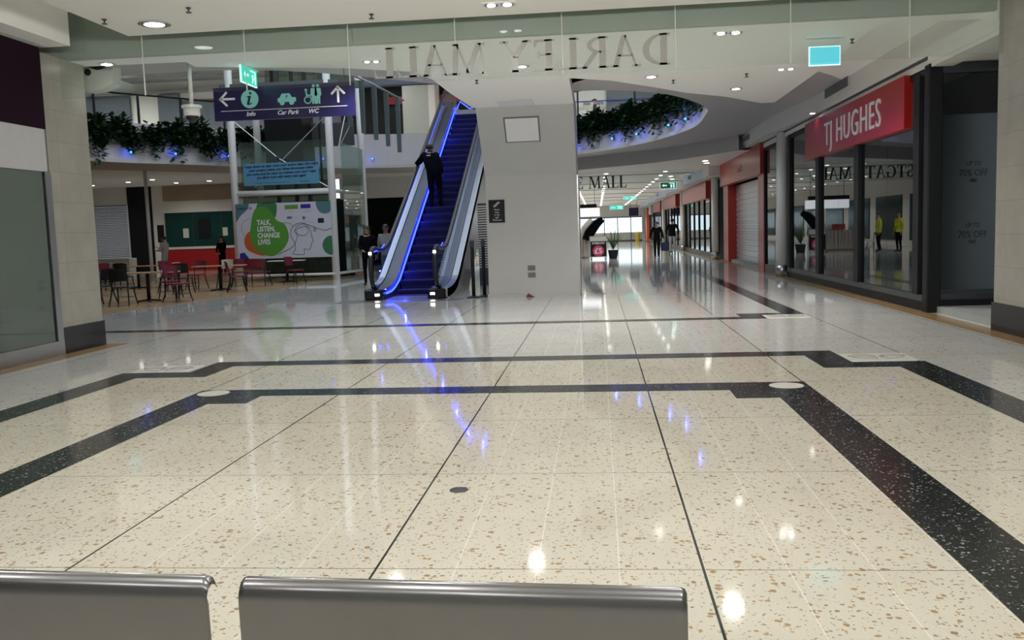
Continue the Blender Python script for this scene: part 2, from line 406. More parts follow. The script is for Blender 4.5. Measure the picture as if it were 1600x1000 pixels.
# classical roman capitals built from strokes, unit height, extruded along Y
def glyph(ch, d):
    mb = MB(); S = 0.19; T = 0.06
    def poly(p): mb.wprism(p, -d/2, d/2)
    def stem(x, w=S, z0=0, z1=1): poly([(x, z0), (x+w, z0), (x+w, z1), (x, z1)])
    def serif(x, z, w): poly([(x-w/2, z), (x+w/2, z), (x+w/2, z+T), (x-w/2, z+T)])
    def diag(xa, za, xb, zb, w): poly([(xa, za), (xa+w, za), (xb+w, zb), (xb, zb)])
    def bowl(cx, cz, rx, rz, a0, a1, w=S, t=T, n=14):
        out = []; inn = []
        for i in range(n+1):
            a = math.radians(a0 + (a1-a0)*i/n)
            out.append((cx+rx*math.cos(a), cz+rz*math.sin(a))); inn.append((cx+(rx-w)*math.cos(a), cz+(rz-t)*math.sin(a)))
        for i in range(n): poly([out[i], out[i+1], inn[i+1], inn[i]])
    if ch == 'D':
        stem(.07); serif(.14, 0, .3); serif(.14, 1-T, .3); bowl(.2, .5, .58, .5, -90, 90); w = .88
    elif ch == 'A':
        diag(.05, 0, .38, 1, .06); diag(.62, 0, .36, 1, .15); poly([(.18, .33), (.62, .33), (.62, .33+T), (.2, .33+T)])
        serif(.08, 0, .26); serif(.71, 0, .3); w = .9
    elif ch == 'R':
        stem(.07); serif(.14, 0, .3); serif(.14, 1-T, .3); bowl(.2, .74, .42, .26, -90, 90, .14); diag(.62, 0, .3, .5, .16); serif(.74, 0, .22); w = .86
    elif ch == 'L':
        stem(.07); serif(.14, 0, .3); serif(.14, 1-T, .3); poly([(.1, 0), (.62, 0), (.66, .26), (.61, .26), (.54, T), (.1, T)]); w = .72
    elif ch == 'E':
        stem(.07); serif(.14, 0, .3); serif(.14, 1-T, .3)
        poly([(.1, 0), (.62, 0), (.66, .24), (.61, .24), (.54, T), (.1, T)]); poly([(.1, 1), (.6, 1), (.6, .78), (.56, .78), (.5, 1-T), (.1, 1-T)])
        poly([(.1, .49), (.44, .49), (.44, .42), (.49, .42), (.49, .62), (.44, .62), (.44, .49+T), (.1, .49+T)]); w = .74
    elif ch == 'Y':
        stem(.33, z1=.48); serif(.4, 0, .32); diag(.34, .46, .02, 1, .15); diag(.42, .46, .72, 1, .06); serif(.08, 1-T, .28); serif(.75, 1-T, .24); w = .86
    elif ch == 'M':
        diag(.06, 0, .12, 1, .06); diag(.46, .05, .12, 1, .16); diag(.5, .05, .82, 1, .07); diag(.86, 0, .8, 1, .15)
        serif(.09, 0, .24); serif(.93, 0, .3); serif(.12, 1-T, .2); serif(.9, 1-T, .2); w = 1.12
    elif ch == 'W':
        diag(.26, 0, .02, 1, .15); diag(.28, 0, .5, 1, .06); diag(.74, 0, .48, 1, .15); diag(.78, 0, 1.0, 1, .06)
        serif(.08, 1-T, .26); serif(.54, 1-T, .24); serif(1.03, 1-T, .24); w = 1.14
    elif ch == 'S':
        bowl(.32, .73, .26, .27, 20, 270, .12); bowl(.32, .27, .28, .27, -160, 90, .13); w = .66
    elif ch == 'T':
        stem(.32); serif(.395, 0, .3); poly([(.02, 1), (.77, 1), (.79, .76), (.74, .76), (.68, 1-T), (.11, 1-T), (.05, .76), (0, .76)]); w = .84
    elif ch == 'G':
        bowl(.47, .5, .44, .5, 45, 318); stem(.66, .13, .05, .42); serif(.72, .4, .28); w = .92
    else: w = .45
    return mb, w
def roman_letters(text, h, width, d, m, parent, name='letter', mirror=False, x0=0.0, y=0.0, z=0.0):
    gl = [(c, *glyph(c, d)) for c in text]
    tot = sum(g[2] for g in gl); k = width/(tot*h); x = x0
    for c, mb, w in gl:
        if c != ' ':
            vs = []
            for a, b, e in mb.v:
                px = a*h*k
                vs.append(((x + px) if not mirror else (x - px), b + y, e*h + z))
            mb.v = vs; mb.build(name, m, parent)
        x += (w*h*k if not mirror else -w*h*k)

def spline(pts, n=6, closed=True):
    out = []; L = len(pts)
    for i in range(L if closed else L-1):
        p0, p1, p2, p3 = (pts[(i+k-1) % L] for k in range(4)) if closed else (pts[max(i-1, 0)], pts[i], pts[i+1], pts[min(i+2, L-1)])
        for j in range(n):
            t = j/n
            out.append(tuple(0.5*((2*b)+(-a+c)*t+(2*a-5*b+4*c-d)*t*t+(-a+3*b-3*c+d)*t**3) for a, b, c, d in zip(p0, p1, p2, p3)))
    if not closed: out.append(tuple(pts[-1]))
    return out

# ================================================================== THE SETTING
fl = MB().box(-32, 9.5, -7, 112, -0.12, 0); struct('floor', fl, 'floor_white')
struct('trim_1', MB().prism([(-5.33, -7), (3.2, -7), (3.2, 9.55), (2.45, 9.55), (2.45, 10.45), (-4.52, 10.45), (-4.52, 9.68), (-5.33, 9.68)], -0.05, 0.002), 'floor_cream')
bands = MB()
for poly in ([(-5.52, -7), (-5.16, -7), (-5.16, 9.50), (-4.36, 9.50), (-4.36, 10.28), (2.28, 10.28), (2.28, 9.38), (3.03, 9.38), (3.03, -7), (3.39, -7), (3.39, 9.72), (2.65, 9.72), (2.65, 10.64), (-4.70, 10.64), (-4.70, 9.87), (-5.52, 9.87)],):
    bands.prism(poly, -0.05, 0.004)
struct('trim_2', bands, 'floor_black')
b2 = MB().prism([(-3.99, -7), (-3.62, -7), (-3.62, 7.90), (-3.25, 7.90), (-3.25, 8.27), (1.16, 8.20), (1.16, 7.80), (1.53, 7.80), (1.53, -7), (1.90, -7), (1.90, 8.58), (-3.99, 8.62)], -0.05, 0.004)
struct('trim_3', b2, 'floor_black')
b3 = MB().prism([(-11.2, 14.50), (2.62, 14.42), (2.62, 14.18), (2.64, 14.95), (3.32, 14.95), (3.32, 30), (3.0, 30), (3.0, 15.24), (2.27, 15.24), (2.27, 14.72), (-11.2, 14.80)], -0.05, 0.004)
struct('trim_4', b3, 'floor_black')
for k, (x, y) in enumerate(((-3.80, 8.44), (1.70, 8.38))):
    struct('trim_%d' % (5+k), MB().lathe([(0.155, -0.02), (0.155, 0.006)], (x, y, 0), 32), 'marble')
struct('trim_7', MB().box(4.86, 5.2, -7, 100, -0.05, 0.003), 'floor_tan')
struct('trim_8', MB().box(-7.4, -7.08, -7, 12.9, -0.05, 0.003), 'floor_tan')
struct('trim_9', MB().prism([(-30, 13.5), (-11.9, 13.5), (-10.6, 18.3), (-9.6, 23.5), (-8.95, 33), (-8.8, 37.5), (-30, 37.5)], -0.05, 0.003), 'cafe_floor')
# small drain cover in the floor
tag(MB().lathe([(0.055, 0), (0.055, 0.003), (0.05, 0.005)], n=24).build('drain_cover', 'dark'), 'small round dark metal cover set in the cream terrazzo floor', 'cover', loc=(-0.84, 5.09, 0.002))
# emblem inlays: white terrazzo panel with two long looping wings and a centre motif
def emblem(x, y, label):
    t = thing('floor_emblem', label, 'floor inlay', (x, y, 0.002), group='line drawn floor emblems')
    MB().box(-0.34, 0.34, -0.27, 0.27, -0.01, 0.002).build('inlay_panel', 'marble', t)
    mb = MB()
    for s in (-1, 1):
        mb.tube([(s*a*0.30, b*0.30, 0.004) for a, b in spline([(0.06, 0.1), (0.3, 0.42), (0.7, 0.5), (1.0, 0.2), (0.86, 0.05), (0.6, 0.12), (0.25, 0.06), (0.1, -0.05)], 5, False)], 0.0035, 5)
        mb.tube([(s*a*0.30, b*0.30, 0.004) for a, b in spline([(0.92, -0.05), (0.6, -0.35), (0.1, -0.45)], 5, False)], 0.003, 5)
        mb.tube([(s*0.02, -0.02, 0.004), (s*0.035, -0.09, 0.004)], 0.006, 5)
        for k in range(4):
            mb.tube([(s*(0.03+0.022*k), 0.06-0.008*k, 0.004), (s*(0.045+0.022*k), 0.0, 0.004)], 0.0035, 5)
    mb.build('emblem_line', 'slot', t)
emblem(3.02, 10.08, 'pale floor inlay with a thin looping line emblem, right of the black border step')
emblem(-5.12, 10.14, 'pale floor inlay with a faint looping emblem, left of the black border step')
emblem(2.98, 14.68, 'pale floor inlay with a looping emblem in the farther black border')

# ---- left shop and pillar
struct('wall_left', MB().box(-8.2, -7.4, 11.75, 12.78, 0.36, 4.1), 'stone')
struct('baseboard_left', MB().box(-8.22, -7.38, 11.73, 12.80, 0, 0.37), 'granite')
lw = MB().box(-11.5, -11.4, -7, 11.8, 0, 4.75); lw.box(-11.5, -7.46, 11.68, 11.75, 0, 4.1); lw.box(-11.5, -7.4, -7, 11.7, 4.15, 4.2)
struct('wall_shop', lw, 'room_grey')
t = thing('shop_window', 'large empty shop window with steel frame beside the left stone pillar', 'shop window', (-7.4, 6, 0))
MB().box(-7.44, -7.36, -7, 11.72, 0, 0.2).build('sill', 'steel', t, W=True)
MB().box(-7.44, -7.37, 11.6, 11.73, 0.2, 2.5).build('corner_post', 'steel', t, W=True)
for i in range(6):
    MB().box(-7.41, -7.395, 11.58-3.1*(i+1), 11.6-3.1*i-0.03, 0.2, 2.5).build('pane', 'glass_left', t, W=True)
tag(MB().box(-0.04, 0.02, -9.3, 9.35, 0, 0.57).build('white_board', 'offwhite2'), 'plain white fascia panel above the empty left shop window', 'panel', loc=(-7.4, 2.33, 2.5))
M['sign_dark'] = mat('dark_plum_sign', (0.012, 0.003, 0.009), 0.7, spec=0.1)
tag(MB().box(-0.05, 0.03, -9.3, 9.37, 0, 1.08).build('blank_fascia_sign', 'sign_dark'), 'blank dark plum shop fascia above the white panel on the left', 'sign', loc=(-7.4, 2.33, 3.07))
t = thing('display_shelf', 'long glass display shelf inside the empty left shop window', 'shelf', (-8.1, 8.5, 0.82))
MB().box(-0.28, 0.28, -2.9, 2.9, 0, 0.02).build('shelf_board', 'glass_green', t)
for y in (-2.8, 0, 2.8):
    MB().box(-0.28, 0.28, y-0.01, y+0.01, -0.82, -0.0).build('leg', 'room_grey', t)
struct('floor_shop', MB().box(-11.4, -7.45, -7, 11.7, 0.0, 0.12), 'room_grey')
# ---- bulkheads and near ceiling
struct('ceiling', MB().box(-6.27, 6.4, -7, 12.0, 4.3, 4.5), 'ceil')
bk = MB().box(-7.62, -7.08, -7, 11.95, 4.2, 4.74); struct('wall_bulkhead', bk, 'ceil')
struct('ceiling_upper', MB().box(-11.5, 9, -7, 12.6, 4.75, 4.85), 'ceil')
struct('wall_riser', MB().box(-8.3, 6.2, 12.34, 12.44, 4.1, 4.75), 'green')
struct('wall_light_stop', MB().box(-11.5, 9, -7.1, -7, 0, 4.8), 'room_grey')  # unseen wall added behind the camera to shut out the daylight
poly = [(-8.3, 12.44), (-8.3, 12.84), (-5.9, 12.9), (-5.93, 13.3), (-3.76, 14.05), (-2.94, 14.57), (-2.72, 15.4), (-2.68, 16.9), (-2.55, 19.15), (-0.43, 19.25), (-0.42, 15.95), (0.3, 16.43), (1.1, 17.41), (1.8, 18.35), (2.7, 19.2), (3.61, 20.44), (3.91, 20.44), (3.91, 15.5), (3.80, 12.85), (6.2, 12.8), (6.2, 12.44)]
struct('ceiling_mall', MB().prism(poly, 4.1, 4.4), 'ceil')
struct('ceiling_slot', MB().box(3.6, 5.4, 12.8, 22.5, 4.95, 5.05), 'slot')
# ---- right pillar and bulkhead
struct('wall_right', MB().box(5.15, 6.1, 6.0, 12.3, 0.36, 4.3), 'stone')
rr = MB().box(5.15, 6.1, -7, 6.0, 0.36, 4.3); struct('wall_right_near', rr, 'stone')
struct('baseboard_right', MB().box(5.13, 6.1, -7, 12.33, 0, 0.37), 'granite')
def strip(curve, z0, z1, closed=False, mb=None, off=(0, 0)):
    mb = mb or MB(); n = len(curve)
    vs = [(x, y, z0) for x, y in curve] + [(x+off[0], y+off[1], z1) for x, y in curve]
    fs = [(i, (i+1) % n, n+(i+1) % n, n+i) for i in range(n if closed else n-1)]
    mb.add(vs, fs); return mb
bcur = spline([(5.14, 12.3), (5.14, 16), (5.14, 20.5), (5.05, 23), (4.85, 26), (4.85, 29), (4.95, 32), (4.75, 36), (4.62, 40)], 5, False)
bh = MB()
n = len(bcur)
bh.add([(x, y, 3.98) for x, y in bcur] + [(x, y, 5.0) for x, y in bcur] + [(5.6, y, 3.98) for x, y in bcur] + [(5.6, y, 5.0) for x, y in bcur],
       [(i, i+1, n+i+1, n+i) for i in range(n-1)] + [(i, 2*n+i, 2*n+i+1, i+1) for i in range(n-1)] + [(n+i, n+i+1, 3*n+i+1, 3*n+i) for i in range(n-1)] + [(0, n, 3*n, 2*n)])
struct('wall_bulkhead_right', bh, 'paint')
struct('trim_10', MB().box(5.16, 5.3, 12.3, 38, 3.93, 3.985), 'dark')
struct('trim_11', MB().box(5.17, 5.5, 12.3, 38, 3.80, 3.935), 'paint')
struct('wall_bulkhead_far', MB().box(4.62, 5.6, 38, 100, 3.50, 4.1), 'paint')

# ---- the round void: fascia, soffit, upper floor
V = spline([(2.75, 22.8), (3.04, 24.8), (2.94, 28.4), (1.58, 32.7), (-0.9, 36.2), (-4, 38.4), (-7.8, 39.0), (-10.5, 38.2), (-12.6, 36.8), (-14.3, 34.8), (-15.6, 33), (-16.9, 31.4), (-17.7, 29.5), (-18.6, 26.5), (-18, 22), (-15, 18), (-10, 15.6), (-6, 15.2), (-3.4, 17.2), (-1.5, 19.6), (0, 19.4), (1.6, 20.4)], 5)
def offset(c, d):
    out = []; n = len(c)
    for i in range(n):
        a = c[i-1]; b = c[(i+1) % n]; tx, ty = b[0]-a[0], b[1]-a[1]; l = math.hypot(tx, ty)
        out.append((c[i][0]+ty/l*d, c[i][1]-tx/l*d))
    return out
V_out = offset(V, 0.10); V_lip = offset(V, 0.16)
fs_ = MB()
strip(V, 4.50, 5.05, True, fs_); 
struct('wall_void_lower', fs_, 'fascia')
lip = MB(); strip(offset(V, -0.10), 4.40, 4.52, True, lip)
n = len(V); a_ = offset(V, -0.10)
lip.add([(x, y, 4.52) for x, y in a_] + [(x, y, 4.52) for x, y in V], [(i, (i+1) % n, n+(i+1) % n, n+i) for i in range(n)])
struct('trim_12', lip, 'paint')
up_ = MB(); strip(V_out, 5.05, 5.85, True, up_)
up_.add([(x, y, 5.05) for x, y in V] + [(x, y, 5.05) for x, y in V_out], [(i, (i+1) % n, n+(i+1) % n, n+i) for i in range(n)])
struct('wall_void_upper', up_, 'fascia')
def radial(curve, cx, cy, x0, x1, y0, y1):
    out = []
    for x, y in curve:
        dx, dy = x-cx, y-cy
        ts = []
        if dx > 0: ts.append((x1-cx)/dx)
        if dx < 0: ts.append((x0-cx)/dx)
        if dy > 0: ts.append((y1-cy)/dy)
        if dy < 0: ts.append((y0-cy)/dy)
        k = max(1.0, min(ts)); out.append((cx+dx*k, cy+dy*k))
    return out
inner = offset(V, -0.10); mid = offset(V, 3.4); 
mid = [(min(max(x, -29.9), 5.5), min(max(y, 12.6), 44.9)) for x, y in mid]
outer = radial(mid, -7, 26, -30, 5.6, 12.45, 45)
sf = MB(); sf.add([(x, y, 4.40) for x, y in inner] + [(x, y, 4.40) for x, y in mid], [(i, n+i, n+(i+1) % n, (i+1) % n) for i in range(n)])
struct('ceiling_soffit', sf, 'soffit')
sf = MB(); sf.add([(x, y, 4.40) for x, y in mid] + [(x, y, 4.40) for x, y in outer], [(i, n+i, n+(i+1) % n, (i+1) % n) for i in range(n)])
struct('ceiling_cafe', sf, 'ceil')
for nm, (x, y) in (('corner_a', (-30, 45)), ('corner_b', (5.6, 45)), ('corner_c', (-30, 12.45)), ('corner_d', (5.6, 12.45))):
    pass
struct('ceiling_deck', MB().box(-30, -19, 12.45, 45, 4.42, 4.5).box(-19, 5.6, 40.5, 45, 4.42, 4.5).box(-30, -12, 12.45, 15.0, 4.42, 4.5), 'ceil')
uf = MB(); uo = radial(V_out, -7, 26, -30, 8, 12.45, 46)
uf.add([(x, y, 5.85) for x, y in V_out] + [(x, y, 5.85) for x, y in uo], [(i, (i+1) % n, n+(i+1) % n, n+i) for i in range(n)])
struct('floor_upper', uf, 'floor_white')
# drop beam in front of the far mall ceiling
bm = spline([(4.7, 30.6), (3.9, 32.2), (2.2, 34.9), (-0.86, 37.6), (-3.5, 40), (-6.5, 42.5)], 4, False)
drop = MB(); strip(bm, 3.9, 4.42, False, drop); struct('wall_drop_beam', drop, 'soffit')
struct('ceiling_far', MB().add([(x, y, 3.9) for x, y in bm] + [(-6.6, 101, 3.9), (5.6, 101, 3.9), (5.6, 30.6, 3.9)], [tuple(range(len(bm)+3))]), 'ceil')
cj = MB()
for y in (42.0, 49.5, 57, 64.5, 72, 80): cj.box(-6.5, 4.6, y, y+0.12, 3.86, 3.905)
struct('trim_13', cj, 'soffit')
# ---- column under the upper landing
colm = MB().sprism([(20.4, 0.0), (20.4, 2.75), (19.15, 4.1), (19.15, 4.42), (22.2, 4.42), (22.2, 0.0)], -2.49, -0.43)
struct('wall_column', colm, 'column')
struct('baseboard_column', MB().box(-2.52, -0.41, 20.37, 22.22, 0, 0.07), 'column')
struct('trim_14', MB().box(-0.435, -0.40, 20.42, 22.2, 0.07, 2.7), 'steel')
# ---- cafe back wall and the shops in it
bw = MB().box(-30, -27.0, 45, 45.2, 0, 4.4).box(-27.0, -24.2, 45, 45.2, 3.5, 4.4).box(-22.9, -22.15, 45, 45.2, 0, 4.4)
bw.box(-12.9, -6.5, 44.9, 45.2, 3.38, 4.45)
struct('wall_cafe', bw, 'paint')
struct('wall_side', MB().box(-30.2, -30, 12, 46, 0, 10.6), 'paint')
struct('wall_near_side', MB().box(-30, -8.2, 12.3, 12.44, 0, 4.4), 'paint')
struct('wall_shop_black', MB().box(-24.2, -22.9, 44.95, 45.2, 0, 4.4), 'black')
dk = MB().box(-13.2, -6.5, 48, 48.1, 0, 3.4).box(-13.3, -13.2, 45.2, 48, 0, 3.4).box(-13.2, -6.5, 45.2, 48, 3.38, 3.45)
struct('wall_dark_unit', dk, 'black')
t = thing('roller_shutter', 'wide closed grey roller shutter on the back wall of the cafe area', 'shutter', (-25.6, 45, 0))
s = MB()
for k in range(40): s.box(-1.38, 1.38, -0.02-(0.02 if k % 2 else 0), 0.02, k*0.0875, k*0.0875+0.083)
s.build('curtain', 'shutter', t); MB().box(-1.42, -1.36, -0.06, 0.02, 0, 3.5).build('guide', 'offwhite', t); MB().box(1.34, 1.42, -0.06, 0.02, 0, 3.5).build('guide', 'offwhite', t)
t = thing('cafe_counter_front', 'closed cafe counter with red base, dark teal glazing and taupe fascia', 'cafe counter', (-17.5, 44.9, 0))
MB().box(-4.7, 4.4, -0.25, 0.0, 0, 1.12).build('red_base', 'redwall', t)
MB().box(-4.7, 4.4, -0.3, 0.02, 1.12, 1.24).build('ledge', 'offwhite', t)
MB().box(-4.7, 4.4, 0, 0.05, 1.24, 3.0).build('glazing', 'tealglass', t)
MB().box(-4.7, 4.4, -0.04, 0.05, 3.0, 3.6).build('light_band', 'paint', t)
MB().box(-4.7, 4.4, -0.1, 0.05, 3.6, 4.39).build('fascia_board', 'taupe', t)
for x in (-4.68, -3.2, -1.7, -0.2): MB().box(x-0.02, x+0.02, -0.02, 0.0, 1.24, 3.0).build('mullion', 'dark', t)
def poster(x, z, w, h, m, label):
    tag(MB().box(-w/2, w/2, -0.012, 0, 0, h).build('poster', m), label, 'poster', loc=(x, 44.87, z))
poster(-20.1, 1.65, 0.62, 1.0, 'black', 'large black poster on the teal cafe glazing')
poster(-21.1, 1.70, 0.30, 0.48, 'offwhite', 'small pale notice on the teal cafe glazing left of the black poster')
poster(-19.0, 1.75, 0.26, 0.42, 'offwhite', 'small pale notice on the teal glazing right of the black poster')
tag(MB().box(-0.17, 0.17, -0.03, 0, 0, 0.9).build('menu_frame', 'black'), 'narrow black framed menu on the beige pier beside the cafe counter', 'menu frame', loc=(-22.5, 44.97, 1.5))
t = thing('wall_sign', 'small black square sign with a script letter high above the grey shutter', 'sign', (-26.2, 44.97, 4.0))
MB().box(-0.16, 0.16, -0.05, 0, 0, 0.3).build('plate', 'black', t); text_mb('d', 0.26, 0.01, 0.3).xf(Matrix.Translation((-0.1, -0.01, -0.45))).build('letter', 'black', t)
tag(MB().lathe([(0.07, 0), (0.07, 4.4)], n=14).build('steel_pole', 'white', smooth=True), 'slim white pole standing by the man in the pale jacket', 'pole', loc=(-17.95, 34.9, 0))

# ---- upper level walls
uw = MB().box(-30, 8.2, 44.6, 44.8, 5.85, 10.6)
struct('wall_upper', uw, 'paint')
ud = MB().box(-29, -23.4, 44.4, 44.62, 5.85, 8.9).box(-21.9, -20.8, 44.4, 44.62, 5.85, 8.9)
struct('wall_upper_dark', ud, 'slate')
struct('wall_upper_grey', MB().box(-20.75, -12.5, 44.45, 44.62, 5.85, 8.6), 'slate')
struct('wall_upper_black', MB().box(-12.4, -5.0, 44.2, 44.62, 5.85, 8.75), 'black')
struct('trim_15', MB().box(-12.4, -1.0, 43.9, 44.2, 8.7, 8.9), 'slate')
tag(MB().box(-2.2, 2.2, -0.08, 0, 0, 0.36).build('shop_fascia', 'redwall'), 'long red shop fascia on the upper level behind the escalator', 'shop sign', loc=(-7.8, 44.15, 7.84))
struct('wall_upper_pier', MB().box(-9.0, -7.75, 42.6, 43.9, 5.85, 10.6), 'green')
struct('trim_16', MB().box(-7.75, -7.45, 42.6, 43.9, 5.85, 10.6), 'paint')
struct('wall_upper_shop', MB().box(0.6, 5.5, 44.3, 44.62, 5.85, 8.9), 'slate')
struct('trim_17', MB().box(-0.95, 5.5, 44.25, 44.3, 7.55, 7.60), 'bl')
struct('ceiling_roof', MB().box(-30.2, 8.2, 33, 46, 10.5, 10.65).box(-30.2, -13, 12, 33, 10.5, 10.65).box(0, 8.2, 12, 33, 10.5, 10.65).box(-13, 0, 12, 18, 10.5, 10.65), 'ceil')  # unseen skylight gap, kept small to hold back daylight over the void
struct('trim_18', MB().box(-23.3, -6, 43.4, 44.6, 9.55, 9.62).box(-29, -12.4, 44.2, 44.5, 8.95, 9.05), 'slot')
struct('wall_upper_right', MB().box(8, 8.2, 12, 46, 5.0, 10.6), 'paint')
struct('wall_upper_near', MB().box(-30.2, 8.2, 12.0, 12.2, 4.9, 10.6), 'paint')
t = text_mb('FASHION POINT', 0.22, 0.01, sx=0.62)
t = text_mb('arpet   cent', 0.2, 0.01, sx=0.75).xf(Matrix.Diagonal((-1, 1, 1, 1)))
tag(t.build('window_lettering', 'text_dark'), 'faint dark lettering on the pale upper shopfront behind the man in the cap', 'lettering', loc=(0.45, 44.55, 7.45))

# ---- far mall
struct('wall_far_left', MB().box(-6.7, -6.5, 45.0, 101, 0, 4.0), 'paint')
fz = MB()
for k in range(9): fz.box(-6.5, -6.42, 46.2+6*k, 50.8+6*k, 0.3, 2.8)
struct('window_1', fz, 'tealglass')
struct('wall_end', MB().box(-6.7, 5.8, 100, 100.2, 2.65, 4.0).box(4.9, 6.5, 99.8, 100.2, 0, 4), 'paint')
dr = MB()
for k in range(8):
    x = -6.5+1.45*k; dr.box(x, x+0.09, 99.95, 100.1, 0, 2.65)
dr.box(-6.5, 4.9, 99.95, 100.1, 2.55, 2.66).box(-6.5, 4.9, 99.95, 100.1, 0, 0.12)
struct('door_1', dr, 'doorframe')
struct('door_2', MB().box(-6.5, 4.9, 100.0, 100.05, 0.1, 0.95), 'offwhite')
struct('window_2', MB().box(-6.5, 4.9, 100.02, 100.03, 0.95, 2.55), 'glass_clear')
struct('floor_outside', MB().box(-20, 20, 112, 140, -0.15, -0.02), 'floor_white')

# ================================================================== RIGHT HAND SHOPS
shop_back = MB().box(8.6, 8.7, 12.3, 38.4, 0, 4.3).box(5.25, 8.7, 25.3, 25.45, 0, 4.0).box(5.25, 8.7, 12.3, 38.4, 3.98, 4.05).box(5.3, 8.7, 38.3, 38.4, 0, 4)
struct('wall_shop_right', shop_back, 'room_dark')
struct('floor_shop_right', MB().box(5.3, 8.6, 12.4, 38.3, 0.0, 0.1), 'room_grey')
far_back = MB().box(7.6, 7.7, 38.4, 100, 0, 4.1).box(5.3, 7.7, 38.4, 100, 3.6, 3.65)
for y in (54, 68, 82): far_back.box(5.3, 7.6, y, y+0.1, 0, 4)
struct('wall_shop_far', far_back, 'room_grey')

t = thing('shopfront', 'black framed shopfront with four tall glass bays under the large red letter sign', 'shopfront', (5.2, 20, 0))
MB().box(5.16, 5.28, 14.79, 25.3, 0.16, 0.26).build('sill', 'dark', t, W=True)
MB().box(5.18, 5.30, 14.79, 25.3, 0.0, 0.17).build('plinth', 'black', t, W=True)
MB().box(5.17, 5.28, 14.79, 25.3, 3.72, 3.82).build('head_frame', 'black', t, W=True)
for y0, y1 in ((24.92, 25.2), (21.7, 22.0), (18.5, 18.8), (15.12, 15.38)):
    MB().box(5.14, 5.30, y0, y1, 0.26, 3.75).build('mullion', 'black', t, W=True)
MB().bevbox(5.14, 5.36, 14.70, 14.92, 0.0, 3.85, 0.02).build('corner_post', 'black', t, W=True)
for a, b in ((14.92, 15.12), (15.38, 16.9), (16.91, 18.5), (18.8, 20.2), (20.21, 21.7), (22.0, 23.4), (23.41, 24.92)):
    MB().box(5.205, 5.217, a, b, 0.26, 3.74).build('pane', 'glass_shop', t, W=True)
t = thing('fascia_sign', 'bright red box sign with white capital shop lettering over the glass shopfront', 'shop sign', (5.08, 19.2, 2.97))
MB().box(-0.0, 0.14, -3.55, 3.6, 0, 0.86).build('sign_box', 'red', t)
mb = text_mb('TJ HUGHES', 0.52, 0.02, sx=1.02, align='CENTER', bold=-0.004, spacing=1.12)
mb.xf(Matrix.Rotation(-PI/2, 4, 'Z')); mb.xf(Matrix.Translation((-0.012, -0.35, 0.18)))
mb.build('lettering', 'signwhite', t)

t = thing('display_case', 'dark framed glazed display case facing down the mall, with pale back panel', 'display case', (5.7, 14.79, 0))
MB().box(5.2, 6.3, 14.72, 14.95, 0.0, 0.2).build('plinth', 'black', t, W=True)
MB().box(5.36, 6.25, 14.73, 14.85, 0.2, 0.30).build('bottom_rail', 'dark', t, W=True)
MB().box(5.2, 6.25, 14.71, 14.88, 3.70, 3.85).build('head_rail', 'dark', t, W=True)
MB().box(5.36, 6.25, 14.78, 14.79, 0.3, 3.7).build('pane', 'glass_shop', t, W=True)
M['film'] = mat('grey_window_film', (0.45, 0.47, 0.48), 0.6)
MB().box(5.42, 6.95, 15.5, 15.52, 0.30, 3.15).build('back_panel', 'film', t, W=True)
for z in (1.35, 2.35):
    for s_, h_, dz in (('UP TO', 0.07, 0.17), ('70% OFF', 0.11, 0), ('RRP', 0.06, -0.10)):
        mb = text_mb(s_, h_, 0.004, align='CENTER', bold=0.002, sx=0.8); mb.xf(Matrix.Translation((0.43, 0.70, z+dz-0.2)))
        mb.build('lettering', 'dark', t)
struct('wall_alcove', MB().box(6.25, 6.4, 12.3, 14.8, 0, 4.1), 'room_grey')
struct('ceiling_alcove', MB().box(5.15, 6.4, 12.3, 14.8, 3.86, 3.98), 'paint')

def vent(y, z, w, h, x, label):
    t = thing('air_vent', label, 'vent', (x, y, z))
    MB().box(-0.015, 0.0, -w/2, w/2, 0, h).build('frame', 'paint', t)
    s = MB().box(-0.02, -0.012, -w/2+0.03, w/2-0.03, 0.03, h-0.03); s.build('grille', 'dark', t)
    l = MB()
    for k in range(9): l.box(-0.03, -0.018, -w/2+0.03, w/2-0.03, 0.045+k*(h-0.09)/9, 0.055+k*(h-0.09)/9)
    l.build('louvre', 'slot', t)
vent(20.1, 4.17, 1.9, 0.30, 5.135, 'long louvred air vent in the bulkhead above the white lettered red sign')
vent(30.0, 4.12, 1.3, 0.22, 4.86, 'shorter dark air vent in the bulkhead above the red shuttered unit')

def pillar(y, x, label, top=3.95):
    t = thing('round_pillar', label, 'pillar', (x, y, 0), group=None)
    MB().lathe([(0.15, 0.3), (0.15, top)], n=24).build('shaft', 'white', t, smooth=True)
    MB().lathe([(0.17, 0), (0.17, 0.3), (0.15, 0.31)], n=24).build('base', 'steel', t, smooth=True)
pillar(25.75, 5.12, 'round white pillar just beyond the white lettered red shopfront')
pillar(39.6, 5.05, 'round white pillar beyond the red shuttered unit', 3.5)
pillar(54.3, 5.05, 'round white pillar between the first and second far red fascias', 3.5)
pillar(69.5, 5.05, 'round white pillar beyond the second far red fascia', 3.5)

